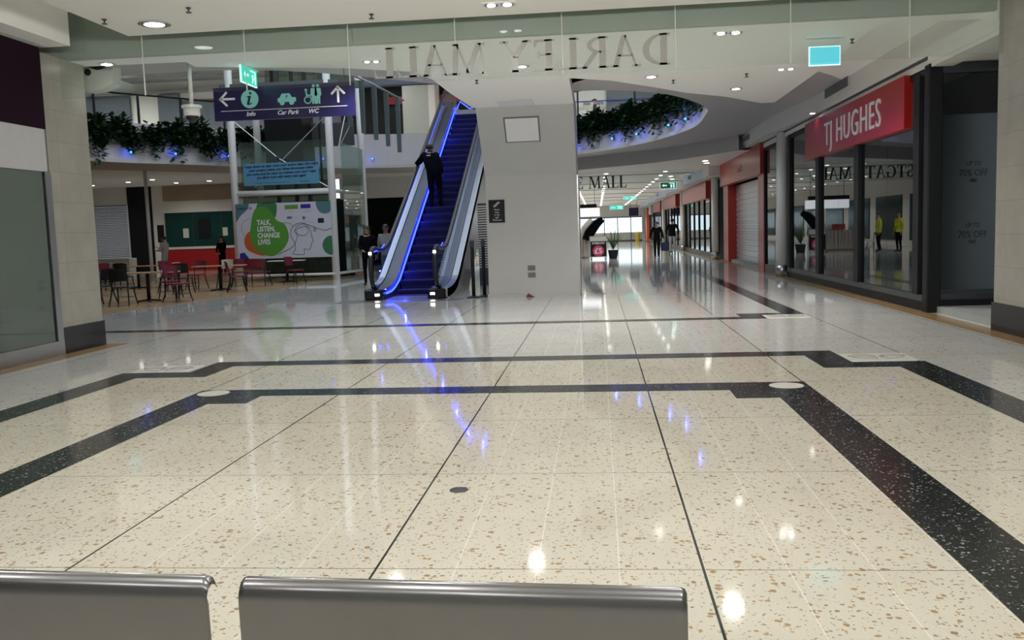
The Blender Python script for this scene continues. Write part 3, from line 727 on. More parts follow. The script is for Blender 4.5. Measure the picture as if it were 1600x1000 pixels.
def glazing(y0, y1, n, name, label, zt=3.5, mat_='glass_shop'):
    t = thing(name, label, 'shopfront', (5.2, (y0+y1)/2, 0))
    MB().box(5.18, 5.28, y0, y1, 0, 0.22).build('sill', 'dark', t, W=True)
    MB().box(5.18, 5.28, y0, y1, zt-0.1, zt).build('head_frame', 'black', t, W=True)
    st = (y1-y0)/n
    for k in range(n+1): MB().box(5.16, 5.29, y0+k*st-0.055, y0+k*st+0.055, 0.22, zt-0.1).build('mullion', 'black', t, W=True)
    for k in range(n): MB().box(5.21, 5.22, y0+k*st+0.07, y0+(k+1)*st-0.07, 0.22, zt-0.1).build('pane', mat_, t, W=True)
    return t
glazing(26.1, 28.7, 1, 'side_window', 'single tall glass bay between the round white pillar and the red shuttered unit', 3.8)

t = thing('shuttered_unit', 'bright red shop surround with a silver roller shutter and red box fascia', 'shop unit', (5.3, 33, 0))
MB().box(5.06, 5.32, 28.8, 37.9, 3.02, 3.94).build('fascia_box', 'red', t, W=True)
MB().box(5.18, 5.62, 28.9, 29.9, 0, 3.02).build('pilaster', 'red', t, W=True)
MB().box(5.18, 5.62, 36.6, 37.9, 0, 3.02).build('pilaster', 'red', t, W=True)
s = MB()
for k in range(30): s.sprism([(29.9, 0.1*k), (29.9, 0.1*k+0.095), (36.6, 0.1*k+0.095), (36.6, 0.1*k)], 5.50+0.02*(k % 2), 5.56)
s.build('shutter_curtain', 'shutter_w', t, W=True)
mb = text_mb('Smiles', 0.3, 0.006, align='CENTER', sx=1.1); mb.xf(Matrix.Rotation(-PI/2, 4, 'Z')); mb.xf(Matrix.Translation((-0.243, -0.2, 3.32)))
M['faint'] = mat('faded_red_letters', (0.42, 0.10, 0.09), 0.25)
mb.build('faded_lettering', 'faint', t)

glazing(40.0, 54.0, 6, 'far_shopfront', 'far glass shopfront under the first red fascia past the shuttered unit')
glazing(54.6, 69.2, 6, 'far_shopfront', 'far glass shopfront under the second red fascia')
glazing(69.8, 82.0, 5, 'far_shopfront', 'far glass shopfront under the third, faded pink fascia')
glazing(84.5, 99.0, 6, 'far_shopfront', 'farthest glass shopfront beside the exit doors', 3.4, 'tealglass')
M['faded'] = mat('faded_red_sign', (0.42, 0.07, 0.06), 0.3)
for y0, y1, m, lab in ((42.0, 53.4, 'faded', 'faded red box fascia, nearest of the far shops'), (58.0, 68.0, 'faded', 'faded red box fascia, second of the far shops'), (72.0, 81.0, 'faded', 'small faded pink box fascia, third of the far shops')):
    t = thing('fascia_board', lab, 'shop sign', (5.1, (y0+y1)/2, 2.69))
    MB().box(-0.14, 0.12, -(y1-y0)/2, (y1-y0)/2, 0, 0.78).build('front_board', m, t)
    MB().box(-0.15, 0.12, -(y1-y0)/2-0.03, -(y1-y0)/2, -0.01, 0.79).build('end_cap', 'red', t)
tag(MB().box(-0.12, 0.15, -1.2, 1.2, 0, 3.2).build('orange_pillar_sign', 'orange'), 'tall orange shop surround near the far exit doors', 'shop sign', loc=(5.0, 91.5, 0.1))
tag(MB().box(-0.1, 0.1, -1.4, 1.4, 0, 0.9).build('white_shop_sign', 'offwhite'), 'white hanging shop board left of the far orange surround', 'shop sign', loc=(5.1, 87.0, 2.62))
tag(MB().box(-0.42, 0.42, -0.1, 0.1, 0, 0.72).box(-0.3, -0.27, -0.02, 0.02, 0.72, 1.4).box(0.27, 0.3, -0.02, 0.02, 0.72, 1.4).build('projecting_sign', 'navy'), 'dark blue projecting sign at the far end of the mall', 'sign', loc=(3.3, 82.0, 2.5))
# scalloped bulkhead sections, their daylight painted on as pale blue
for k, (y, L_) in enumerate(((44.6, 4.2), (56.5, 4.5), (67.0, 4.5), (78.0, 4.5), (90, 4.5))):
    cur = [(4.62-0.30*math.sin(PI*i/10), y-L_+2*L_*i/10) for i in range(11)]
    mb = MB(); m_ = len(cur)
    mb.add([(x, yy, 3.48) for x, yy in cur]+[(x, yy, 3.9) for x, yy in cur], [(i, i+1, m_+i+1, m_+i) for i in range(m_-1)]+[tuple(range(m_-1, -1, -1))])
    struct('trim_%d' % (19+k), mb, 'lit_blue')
vent(43.2, 3.60, 0.9, 0.20, 4.36, 'small dark vent in the nearest pale blue curved bulkhead')
vent(65.5, 3.60, 0.9, 0.20, 4.36, 'small dark vent in a farther pale blue curved bulkhead')

# ================================================================== HANGING GLASS SCREENS
t = thing('glass_smoke_screen', 'long hanging glass screen with mirrored mall name letters, across the near ceiling', 'glass screen', (0, 12.15, 3.53))
xs = [-7.38, -6.16, -4.71, -3.27, -1.82, -0.40, 1.07, 2.53, 4.0, 5.14]
for a, b in zip(xs[:-1], xs[1:]):
    MB().box(a+0.004, b-0.004, -0.006, 0.006, 0, 1.2).build('pane', 'glass_green', t)
for x in xs[1:-1]: MB().box(x-0.006, x+0.006, -0.008, 0.008, 0.0, 1.2).build('joint', 'offwhite', t)
roman_letters('DARLEY MALL', 0.40, 3.95, 0.02, 'etched', t, mirror=True, x0=0.99, y=-0.018, z=0.06)
t = thing('glass_smoke_screen', 'far hanging glass screen carrying dark mall name letters, partly behind the column', 'glass screen', (0, 39.6, 3.12))
for k in range(7): MB().box(-6.4+1.57*k+0.004, -6.4+1.57*(k+1)-0.004, -0.006, 0.006, 0, 0.8).build('pane', 'glass_clear', t)
roman_letters('WESTGATE MALL', 0.52, 5.1, 0.04, 'text_dark', t, x0=-3.76, y=-0.03, z=0.09)

# ================================================================== CEILING FITTINGS
def twin_light(x, y, z, label, power, group=None, rz=0.0, s=1.0):
    t = thing('twin_downlight', label, 'ceiling light', (x, y, z), rz, group)
    MB().box(-0.21*s, 0.21*s, -0.11*s, 0.11*s, -0.012, 0.0).build('trim_plate', 'white', t)
    for q in (-1, 1):
        MB().lathe([(0.085*s, -0.016), (0.085*s, -0.010)], (q*0.1*s, 0, 0), 20).build('reflector', 'chrome', t)
        MB().sphere((q*0.1*s, 0, -0.016), 0.055*s, 14, 8, (1, 1, 0.35)).build('bulb', 'led_white', t, smooth=True)
    if power: lamp('downlight_beam', (x, y, z-0.05), power)
    return t
def round_light(x, y, z, label, power, group=None, m='led_white', r=0.09, color=(1.0, 0.965, 0.91)):
    t = thing('downlight', label, 'ceiling light', (x, y, z), 0, group)
    MB().lathe([(r*1.35, 0), (r*1.35, -0.012), (r*1.1, -0.016)], n=24).build('rim', 'chrome', t)
    MB().lathe([(r*0.85, -0.018), (r*0.5, -0.026), (0.01, -0.028)], n=20).build('lens', m, t)
    if power: lamp('downlight_beam', (x, y, z-0.06), power, color)
    return t
twin_light(-1.14, 11.41, 4.3, 'twin lamp downlight at the edge of the near ceiling above the column', 35)
t = round_light(-5.6, 11.41, 4.3, 'large round recessed downlight at the left edge of the near ceiling', 45, r=0.15)
for y in (7.6, 3.8, 0.0, -4.0):
    for x in (-3.6, -1.14, 1.6):
        plamp('added_raft_fill', (x, y, 4.0), RAFT_W, (1.0, 0.97, 0.93), 0.12)  # unseen point lamps without fittings, added to light the riser
twin_light(1.84, 12.82, 4.1, 'twin lamp downlight seen through the glass right of the mirrored letters', MALL_W)
twin_light(3.26, 16.05, 4.1, 'twin lamp downlight nearest the dark ceiling slot', MALL_W, s=0.8)
round_light(2.73, 18.08, 4.1, 'bright round downlight near the pointed tip of the ceiling', MALL_W)
round_light(1.0, 16.17, 4.1, 'round downlight with a bluish lens by the curved ceiling edge', 30, m='spot_blue' if False else 'led_pale', color=(0.75, 0.9, 1))
round_light(-1.13, 14.57, 4.1, 'round downlight behind the middle of the mirrored letters', MALL_W)
twin_light(-3.3, 13.53, 4.1, 'bright downlight by the last mirrored letter above the escalator', MALL_W, s=0.7)
round_light(-7.0, 12.72, 4.1, 'downlight above the wall camera on the left pillar', 8)
for (x, y) in ((4.66, 19.0), (4.5, 25.2), (4.5, 31.5)):
    pass
def sprinkler(x, y, z, label, group=None):
    mb = MB().lathe([(0.03, 0), (0.03, -0.01), (0.012, -0.02), (0.010, -0.05), (0.035, -0.055), (0.035, -0.062)], n=10)
    tag(mb.build('sprinkler_head', 'dark'), label, 'sprinkler', group, (x, y, z))
G = 'sprinkler heads on the near ceiling'
sprinkler(-6.07, 11.05, 4.3, 'dark sprinkler head at the left corner of the near ceiling', G)
sprinkler(-4.83, 10.74, 4.3, 'dark sprinkler head right of the large round downlight', G)
sprinkler(-2.79, 11.55, 4.3, 'dark sprinkler head left of the twin lamp downlight on the near ceiling', G)
G = 'sprinkler heads on the mall ceiling beyond the glass'
for x, y, l in ((2.66, 16.39, 'dark sprinkler head on the ceiling left of the slot downlights'), (3.85-0.12, 13.75, 'dark sprinkler head beside the glowing cyan exit box'), (1.42, 16.7, 'dark sprinkler head right of the bluish downlight'), (-2.0, 15.68, 'dark sprinkler head above the upper column hatch')):
    sprinkler(x, y, 4.1, l, G)
tag(MB().box(-0.36, 0.36, -0.42, 0.42, -0.012, 0).build('access_hatch', 'fascia'), 'pale square access hatch flat in the ceiling above the column', 'hatch', loc=(-1.6, 18.62, 4.098))
hm = MB().box(-0.36, 0.36, -0.30, 0.30, 0.0, 0.012); hf = MB()
t = thing('access_hatch', 'grey framed access hatch on the sloping face of the column', 'hatch', (-1.55, 19.56, 3.66))
for nm, mb, m in (('frame', MB().box(-0.38, 0.38, -0.33, 0.33, -0.012, 0.0), 'socket'), ('door_panel', MB().box(-0.35, 0.35, -0.30, 0.30, -0.018, -0.010), 'fascia')):
    mb.xf(Matrix.Rotation(-math.atan2(1.35, 1.25), 4, 'X')); mb.build(nm, m, t)
for z, l in ((0.60, 'upper of the two grey socket plates low on the white column'), (0.44, 'lower of the two grey socket plates low on the white column')):
    t = thing('socket_plate', l, 'socket', (-1.50, 20.4, z)); MB().box(-0.085, 0.085, -0.012, 0, 0, 0.11).build('plate', 'socket', t); MB().box(-0.075, 0.075, -0.016, -0.01, 0.01, 0.1).build('insert', 'dark', t) if False else MB().box(-0.07, 0.07, -0.015, -0.01, 0.015, 0.095).build('insert', 'socket', t)
t = thing('column_sign', 'black notice with an escalator symbol on the left edge of the white column', 'sign', (-2.25, 20.39, 1.70))
MB().box(-0.18, 0.18, -0.015, 0, 0, 0.51).build('plate', 'black', t)
mb = MB().tube([(-0.07, -0.02, 0.36), (-0.03, -0.02, 0.36), (0.05, -0.02, 0.44), (0.075, -0.02, 0.44)], 0.008, 6).tube([(-0.07, -0.02, 0.39), (-0.04, -0.02, 0.39), (0.03, -0.02, 0.46), (0.06, -0.02, 0.46)], 0.006, 6); mb.build('symbol', 'signwhite', t)
for k, s_ in enumerate(('Please', 'keep', 'to the', 'right', 'Thank you')):
    text_mb(s_, 0.036, 0.004, 0.3, align='CENTER').xf(Matrix.Translation((0, -0.018, 0.275-0.058*k))).build('lettering', 'signwhite', t)
mb = MB().add([(-0.09, -0.05, 0.0), (0.10, -0.06, 0.0), (0.12, 0.02, 0.0), (-0.06, 0.03, 0.0), (-0.03, -0.03, 0.085), (0.04, -0.02, 0.035), (-0.01, 0.01, 0.05)], [(0, 1, 5, 4), (1, 2, 5), (2, 3, 6, 5), (3, 0, 4, 6), (4, 5, 6), (3, 2, 1, 0)])
tag(mb.build('crumpled_wrapper', 'maroon'), 'crumpled dark red wrapper on the floor at the foot of the white column', 'litter', loc=(-1.55, 20.28, 0.004))

def exit_sign(x, y, z, w, h, rz, label, m='exit_green', arrow=True, rod=True):
    t = thing('exit_sign', label, 'exit sign', (x, y, z), rz)
    hg = (4.1 if y < 30 else 3.9)-z
    MB().box(-w/2-0.05, w/2+0.05, -0.04, 0.04, hg-0.02, hg).build('mounting_plate', 'white', t)
    if hg > 0.04: MB().box(-w/2+0.02, w/2-0.02, -0.012, 0.012, 0.0, hg-0.02).build('hanger', 'glass_green', t)
    MB().box(-w/2, w/2, -0.014, 0.014, -h, 0.0).build('rim', 'exit_white', t)
    MB().box(-w/2+0.015, w/2-0.015, -0.020, -0.013, -h+0.015, -0.015).build('panel', m, t)
    if arrow:
        s = MB(); c = -h/2
        s.wprism([(-w*0.38, c), (-w*0.26, c+h*0.2), (-w*0.26, c+h*0.07), (-w*0.08, c+h*0.07), (-w*0.08, c-h*0.07), (-w*0.26, c-h*0.07), (-w*0.26, c-h*0.2)], -0.024, -0.021)
        s.wprism([(w*0.05, -h*0.15), (w*0.38, -h*0.15), (w*0.38, -h*0.88), (w*0.30, -h*0.88), (w*0.30, -h*0.25), (w*0.05, -h*0.25)], -0.024, -0.021)
        s.wprism([(w*0.10, -h*0.45), (w*0.22, -h*0.35), (w*0.25, -h*0.6), (w*0.18, -h*0.88), (w*0.12, -h*0.85), (w*0.16, -h*0.6)], -0.024, -0.021)
        s.build('running_figure', 'exit_white', t)
    return t
exit_sign(-5.2, 13.5, 4.12-0.16+0.14, 0.62, 0.27, math.radians(90), 'tilted green exit sign glowing above the left end of the navy direction sign')
exit_sign(3.28, 13.5, 4.0-0.06+0.03, 0.44, 0.27, math.radians(2), 'glowing cyan exit box hanging at the right of the near ceiling', 'exit_cyan', False)
exit_sign(3.55, 45.5, 3.66, 0.8, 0.34, 0, 'dark green exit sign on the far mall ceiling beside the pale blue bulkhead', 'g2')
exit_sign(2.4, 66, 3.7, 0.9, 0.22, 0, 'small green exit sign midway down the far mall ceiling')
exit_sign(1.9, 88, 3.6, 1.3, 0.35, 0, 'farthest green exit sign above the end doors')
t = thing('exit_sign', 'small square green exit sign on the upper level at the far left', 'exit sign', (-24.1, 43.6, 9.6))
MB().box(-0.22, 0.22, -0.03, 0.03, 0, 0.45).build('panel', 'exit_cyan', t)

# wall camera and speaker housing on the left pillar
t = thing('wall_camera', 'bulky grey camera housing on the upper corner of the left stone pillar', 'security camera', (-7.35, 13.2, 3.78))
mb = MB()
prof = [(0.0, 0.02), (0.10, 0.0), (0.32, 0.02), (0.52, 0.10), (0.54, 0.36), (0.30, 0.30), (0.14, 0.36), (0.0, 0.40)]
mb.wprism([(a-0.3, b) for a, b in prof], -0.12, 0.12); mb.build('housing', 'offwhite', t)
MB().box(-0.30, 0.05, -0.03, 0.03, 0.34, 0.48).build('bracket', 'dark', t)
MB().sphere((-0.15, -0.13, 0.28), 0.05, 12, 8).build('lens', 'black', t, smooth=True)
def dome_camera(x, y, z, label, drop):
    t = thing('dome_camera', label, 'security camera', (x, y, z))
    MB().lathe([(0.032, 0.17), (0.032, drop)], n=14).build('pole', 'white', t, smooth=True)
    MB().lathe([(0.15, 0.12), (0.15, 0.16), (0.03, 0.17)], n=24).build('collar', 'white', t)
    MB().lathe([(0.115, 0.0), (0.12, 0.02), (0.12, 0.12)], n=24).build('housing', 'white', t, smooth=True)
    MB().sphere((0, 0, 0.0), 0.095, 18, 10, (1, 1, 0.95)).build('dome', 'rubber', t, smooth=True)
dome_camera(-6.1, 13.45, 3.40, 'white dome camera hanging on a long white pole left of the navy direction sign', 1.1)

# ================================================================== DIRECTION SIGN
t = thing('direction_sign', 'long navy hanging direction sign with pale symbols for info, car park and toilets', 'direction sign', (-4.84, 14.0, 3.375))
t.rotation_euler = (0, 0, 0)
W2, H = 1.13, 0.50
MB().box(-W2, W2, -0.03, 0.03, 0, H).build('panel', 'navy', t)
MB().box(-W2, W2, -0.035, 0.035, H, H+0.015).build('top_rail', 'dark', t)
def S(mb, m, nm='symbol'): mb.xf(Matrix.Translation((0, -0.034, 0))).build(nm, m, t)
def arrow(cx, cz, ang, L=0.26, w=0.034):
    mb = MB(); 
    mb.wprism([(-w/2, -L/2), (w/2, -L/2), (w/2, L/2-w*0.8), (-w/2, L/2-w*0.8)], -0.004, 0.0)
    for s in (-1, 1): mb.wprism([(0, L/2), (s*L*0.46, L/2-L*0.46), (s*L*0.46-s*w*0.7, L/2-L*0.46-w*0.7), (0, L/2-w*1.4)], -0.004, 0.0)
    mb.xf(Matrix.Rotation(ang, 4, 'Y')); mb.xf(Matrix.Translation((cx, 0, cz))); return mb
S(arrow(-0.91, 0.335, -PI/2), 'signwhite', 'left_arrow')
S(arrow(0.88, 0.335, 0), 'signwhite', 'up_arrow')
mb = MB(); mb.wprism([(0.142*math.cos(2*PI*k/32), 0.142*math.sin(2*PI*k/32)) for k in range(32)], -0.003, 0); mb.xf(Matrix.Translation((-0.54, 0, 0.32))); S(mb, 'teal', 'info_disc')
mb = MB().wprism([(-0.045, 0.045), (0.025, 0.05), (-0.01, -0.07), (0.03, -0.055), (0.028, -0.075), (-0.03, -0.095), (-0.05, -0.08), (-0.02, 0.03), (-0.045, 0.03)], -0.006, -0.003)
mb.wprism([(0.015+0.02*math.cos(PI*k/6), 0.09+0.02*math.sin(PI*k/6)) for k in range(12)], -0.006, -0.003); mb.xf(Matrix.Translation((-0.54, 0, 0.32))); S(mb, 'navy', 'letter_i')
mb = MB().wprism([(-0.145, -0.035), (-0.145, 0.02), (-0.11, 0.035), (-0.075, 0.095), (0.05, 0.095), (0.085, 0.035), (0.15, 0.03), (0.15, -0.035)], -0.003, 0)
for q in (-0.075, 0.08): mb.wprism([(q+0.04*math.cos(2*PI*k/18), -0.045+0.04*math.sin(2*PI*k/18)) for k in range(18)], -0.006, -0.003)
mb.xf(Matrix.Translation((0.055, 0, 0.285))); S(mb, 'teal', 'car_symbol')
S(text_mb('P', 0.055, 0.003, 0.3).xf(Matrix.Translation((0.03, -0.005, 0.30))), 'navy', 'letter_p')
mb = MB()
def disc(cx, cz, r, n=16): mb.wprism([(cx+r*math.cos(2*PI*k/n), cz+r*math.sin(2*PI*k/n)) for k in range(n)], -0.004, 0)
disc(0.37, 0.415, 0.022)
mb.wprism([(0.36, 0.39), (0.385, 0.39), (0.39, 0.345), (0.435, 0.345), (0.435, 0.325), (0.37, 0.325)], -0.004, 0)
mb.wprism([(0.37, 0.30), (0.45, 0.30), (0.45, 0.32), (0.37, 0.32)], -0.004, 0)
for k in range(20):
    a, b = 2*PI*k/20, 2*PI*(k+1)/20
    if 0.15 < a/(2*PI) < 0.3: continue
    mb.wprism([(0.395+r*math.cos(c), 0.265+r*math.sin(c)) for r, c in ((0.062, a), (0.062, b), (0.045, b), (0.045, a))], -0.004, 0)
for q in (0.495, 0.56):
    disc(q, 0.475, 0.024)
    mb.wprism([(q-0.045, 0.44), (q+0.045, 0.44), (q+0.055, 0.33), (q+0.035, 0.32), (q+0.032, 0.20), (q+0.006, 0.20), (q, 0.30), (q-0.006, 0.20), (q-0.032, 0.20), (q-0.035, 0.32), (q-0.055, 0.33)], -0.004, 0)
S(mb, 'teal', 'toilet_symbols')
mb = MB().wprism([(-1.02, 0.145), (1.02, 0.145), (1.02, 0.153), (-1.02, 0.153)], -0.004, 0); S(mb, 'signwhite', 'dividing_line')
for s_, x in (('Info', -0.54), ('Car Park', 0.06), ('WC', 0.47)):
    S(text_mb(s_, 0.068, 0.003, 0.28, align='CENTER', bold=0.0015).xf(Matrix.Translation((x, 0, 0.06))), 'signwhite', 'lettering')
for q in (-0.62, 0.98): MB().lathe([(0.006, H), (0.006, 0.85)], (q, 0, 0), 8).build('hanging_rod', 'dark', t)

# ================================================================== ESCALATOR
PITCH = 0.535
def pz(y): 
    z = (y-21.75)*PITCH
    if z < 0.3: z = max(0.0, 0.3*math.exp((z-0.3)/0.3)) if z > -1.2 else 0.0
    if z > 5.75: z = 5.85-0.1*math.exp(-(z-5.75)/0.1)
    return z
EX = -4.46
E_ = thing('escalator', 'steel and glass escalator lit with blue strips rising to the upper level', 'escalator', (EX, 21.5, 0))
def eb(mb, nm, m, smooth=False): return mb.build(nm, m, E_, W=True, smooth=smooth)
step_y = 21.45; 
for k in range(28):
    y0 = 21.55+k*0.40; zt = min(max(0.02, -0.077+0.214*k), 5.85)
    sm = MB().box(EX-0.50, EX+0.50, y0, y0+0.44, zt-0.03, zt)
    cr = [(y0, zt-0.02), (y0+0.015, zt-0.08), (y0+0.04, zt-0.15), (y0+0.05, zt-0.235), (y0+0.08, zt-0.235), (y0+0.07, zt-0.02)]
    sm.sprism(cr, EX-0.50, EX+0.50)
    for q in range(25):
        x = EX-0.49+q*0.04; sm.sprism([(y0-0.006, zt-0.03), (y0+0.034, zt-0.15), (y0+0.044, zt-0.215), (y0+0.06, zt-0.215), (y0+0.05, zt-0.03)], x, x+0.016)
    eb(sm, 'step', 'step')
ys = [20.62+0.25*i for i in range(0, 60)]
ys = [y for y in ys if y < 34.5]
def side_band(x0, x1, lo, hi, m, nm, ya=20.6, yb=34.5, smooth=False):
    yy = [y for y in ys if ya <= y <= yb]; mb = MB(); n_ = len(yy)
    vs = []
    for y in yy:
        a, b = lo(y), hi(y)
        vs += [(x0, y, a), (x1, y, a), (x1, y, b), (x0, y, b)]
    fs = [(0, 1, 2, 3), tuple((n_-1)*4+q for q in (3, 2, 1, 0))]
    for i in range(n_-1):
        for q in range(4): fs.append((i*4+q, (i+1)*4+q, (i+1)*4+(q+1) % 4, i*4+(q+1) % 4))
    mb.add(vs, fs); return eb(mb, nm, m, smooth)
for s, lab in ((-1, 'left'), (1, 'right')):
    X_ = lambda a: EX+s*a
    side_band(min(X_(.52), X_(.55)), max(X_(.52), X_(.55)), lambda y: pz(y)-0.1, lambda y: pz(y)+0.10, 'dark', 'skirt')
    side_band(min(X_(.55), X_(.83)), max(X_(.55), X_(.83)), lambda y: pz(y)+0.02, lambda y: pz(y)+0.22, 'deck', 'inner_deck')
    side_band(min(X_(.83), X_(.85)), max(X_(.83), X_(.85)), lambda y: pz(y)+0.05, lambda y: pz(y)+0.235, 'black', 'glass_channel')
    side_band(min(X_(.85), X_(1.0)), max(X_(.85), X_(1.0)), lambda y: pz(y)+0.02, lambda y: pz(y)+0.24, 'steel', 'outer_deck')
    side_band(min(X_(.97), X_(1.0)), max(X_(.97), X_(1.0)), lambda y: max(-0.0, pz(y)-1.15), lambda y: pz(y)+0.22, 'steel', 'side_cladding')
    # glass balustrade in panels
    yb = [20.75, 22.4, 24.0, 25.6, 27.2, 28.8, 30.4, 32.0, 33.6, 34.6]
    for a, b in zip(yb[:-1], yb[1:]):
        st = [a+0.01+(b-a-0.02)*i/6 for i in range(7)]
        vs = []
        for y in st: vs += [(X_(.75)-0.005, y, pz(y)+0.15), (X_(.75)-0.005, y, pz(y)+0.98+0.16*math.exp(-max(0, y-20.6)/1.2)), (X_(.75)+0.005, y, pz(y)+0.98+0.16*math.exp(-max(0, y-20.6)/1.2)), (X_(.75)+0.005, y, pz(y)+0.15)]
        fs = [(0, 1, 2, 3), (27, 26, 25, 24)]
        for i in range(6):
            for q in range(4): fs.append((i*4+q, (i+1)*4+q, (i+1)*4+(q+1) % 4, i*4+(q+1) % 4))
        eb(MB().add(vs, fs), 'glass_panel', 'glass_blue')
    rail = [(X_(.75), y, pz(y)+1.0+0.18*math.exp(-max(0, y-20.6)/1.2)) for y in [20.75+0.4*i for i in range(36)]]
    arc = [(X_(.75), 20.62-0.27*math.sin(a), 0.74-0.46*math.cos(a)) for a in [PI*(i/8) for i in range(1, 9)]]
    pts = [(X_(.75), 20.85, 0.28)] + arc + rail
    pts[-len(rail)] = (X_(.75), 20.80, 1.20)
    eb(MB().tube(pts, 0.055, 8), 'handrail', 'rubber', True)
    eb(MB().bevbox(min(X_(.53), X_(.95)), max(X_(.53), X_(.95)), 20.45, 20.9, 0.0, 0.24, 0.03), 'newel_base', 'granite')
    eb(MB().box(min(X_(.60), X_(.70)), max(X_(.60), X_(.70)), 20.43, 20.45, 0.10, 0.15), 'indicator_lamp', 'led_pale')
    eb(MB().tube([(X_(.72), 20.62, 1.12), (X_(.72), 21.3, 1.17), (X_(.72), 21.7, 1.28)], 0.011, 6), 'newel_light_strip', 'led_blue')
    eb(MB().box(X_(.75)-0.03, X_(.75)+0.03, 20.32, 20.36, 1.06, 1.12), 'newel_lamp', 'led_pale')
# blue strip along the left skirt and at the upper turn
eb(MB().tube([(EX-0.50, 20.75, 0.14), (EX-0.50, 21.3, 0.16)] + [(EX-0.50, y, pz(y)+0.13) for y in [21.7+0.5*i for i in range(23)]], 0.022, 6), 'light_strip', 'led_blue')
eb(MB().tube([(EX+0.50, 20.9, 0.14), (EX+0.50, 21.3, 0.15), (EX+0.5, 21.9, 0.32)], 0.012, 6), 'light_strip', 'led_blue')
eb(MB().tube([(EX-0.50, 33.0, 6.0), (EX-0.40, 33.1, 6.25), (EX-0.05, 33.1, 5.98), (EX+0.12, 33.1, 6.02), (EX+0.12, 33.1, 6.5)], 0.022, 6), 'light_strip', 'led_blue')
eb(MB().box(EX-0.5, EX+0.5, 20.55, 21.56, -0.03, 0.012), 'comb_plate', 'deck')
eb(MB().box(EX-0.98, EX+0.98, 32.4, 39.2, 5.4, 5.86), 'landing_plate', 'steel')
tr = MB().sprism([(24.2, 0.0), (22.75, 0.0), (32.6, 5.15), (32.6, 4.5)], EX-0.95, EX+0.95); eb(tr, 'truss', 'steel')
M['led_line'] = glow('floor_light_line', (0.6, 0.9, 0.7), 0.6)
tag(MB().box(-1.55, 1.45, -0.02, 0.02, 0, 0.006).box(-1.5, 1.4, 0.05, 0.9, 0, 0.004).build('entry_mat', 'steel'), 'flat steel entry plate in the floor in front of the escalator', 'floor plate', loc=(EX, 19.65, 0.0))
for y in (22.5, 25, 27.5, 30, 32.5):
    plamp('strip_light', (EX-0.45, y, pz(y)+0.20), 6, (0.05, 0.08, 1.0), 0.012)
plamp('strip_light', (EX, 33.1, 6.5), 6, (0.1, 0.15, 1.0), 0.02)
t = thing('louvred_panel', 'narrow grey louvred panel between the escalator and the white column', 'panel', (-3.05, 25.2, 0.3))
MB().box(-0.28, 0.28, 0.02, 0.05, -0.3, 2.0).build('back_plate', 'dark', t)
s = MB()
for k in range(26): s.box(-0.27, 0.27, -0.03, 0.02, 0.2+k*0.068, 0.232+k*0.068)
s.build('louvre', 'steel', t)

# barrier posts
for x, y, l in ((-2.86, 20.5, 'left of the two black barrier posts between escalator and column'), (-2.64, 20.75, 'right of the two black barrier posts, against the column')):
    t = thing('barrier_post', l, 'barrier post', (x, y, 0))
    MB().lathe([(0.17, 0), (0.17, 0.015), (0.06, 0.045), (0.04, 0.06)], n=24).build('base', 'black', t)
    MB().lathe([(0.042, 0.05), (0.042, 1.18)], n=16).build('post', 'black', t, smooth=True)
    MB().lathe([(0.045, 1.16), (0.05, 1.19), (0.05, 1.30), (0.03, 1.32)], n=16).build('belt_head', 'dark', t)

# ================================================================== LIFT AND HOARDING
L_ = thing('glass_lift_shaft', 'tall glazed lift shaft with white tubular posts and crossed tie rods', 'lift shaft', (-10.8, 32.5, 0))
def lb(mb, nm, m, smooth=False): return mb.build(nm, m, L_, W=True, smooth=smooth)
for x, y, h in ((-12.6, 30.8, 9.5), (-9.12, 30.8, 9.5), (-8.85, 34.0, 9.5), (-12.9, 34.0, 9.5)):
    lb(MB().lathe([(0.13, 0), (0.13, h)], (x, y, 0), 16), 'post', 'white', True)
lb(MB().tube([(-12.6, 30.8, 3.1), (-9.12, 30.8, 3.1)], 0.10, 12), 'crossbar', 'white', True)
lb(MB().tube([(-9.12, 30.8, 3.1), (-8.85, 34.0, 3.1)], 0.07, 12), 'crossbar', 'white', True)
lb(MB().tube([(-12.6, 30.7, 0.22), (-9.12, 30.7, 0.22), (-8.85, 34, 0.22)], 0.05, 10), 'foot_rail', 'white', True)
for a, b in (((-12.5, 30.85, 5.6), (-11.0, 30.85, 4.3)), ((-9.3, 30.85, 5.6), (-11.9, 30.85, 3.3)), ((-11.0, 30.85, 4.3), (-9.2, 30.85, 3.2)), ((-8.95, 32.3, 5.8), (-9.05, 31.6, 4.6)), ((-8.9, 33.2, 5.8), (-9.05, 31.6, 4.6))):
    lb(MB().tube([a, b], 0.018, 6), 'tie_rod', 'steel')
for p in ((-11.0, 30.8, 4.3), (-10.0, 30.8, 4.0), (-12.4, 30.8, 3.4)): lb(MB().sphere(p, 0.07, 10, 6), 'rod_joint', 'dark', True)
lb(MB().box(-12.45, -9.25, 31.1, 31.12, 0.3, 4.9), 'pane', 'glass_lift')
lb(MB().box(-8.80, -8.78, 31.0, 33.9, 0.3, 4.75), 'pane', 'glass_lift')
lb(MB().box(-12.0, -10.6, 32.4, 33.8, 4.0, 6.4), 'lift_car', 'black')
for x in (-11.9, -11.2, -10.7): lb(MB().box(x-0.06, x+0.06, 33.2, 33.35, 0, 9.5), 'guide_rail', 'black')
lb(MB().box(-9.62, -9.56, 31.2, 31.3, 3.1, 5.5), 'guide_rail', 'black')
lb(MB().box(-12.9, -9.3, 33.9, 34.0, 0.0, 2.9), 'rear_panel', 'black')
for k in range(3): lb(MB().box(-12.4+1.1*k, -11.5+1.1*k, 33.84, 33.9, 7.0, 8.6), 'upper_pane', 'glass_lift')
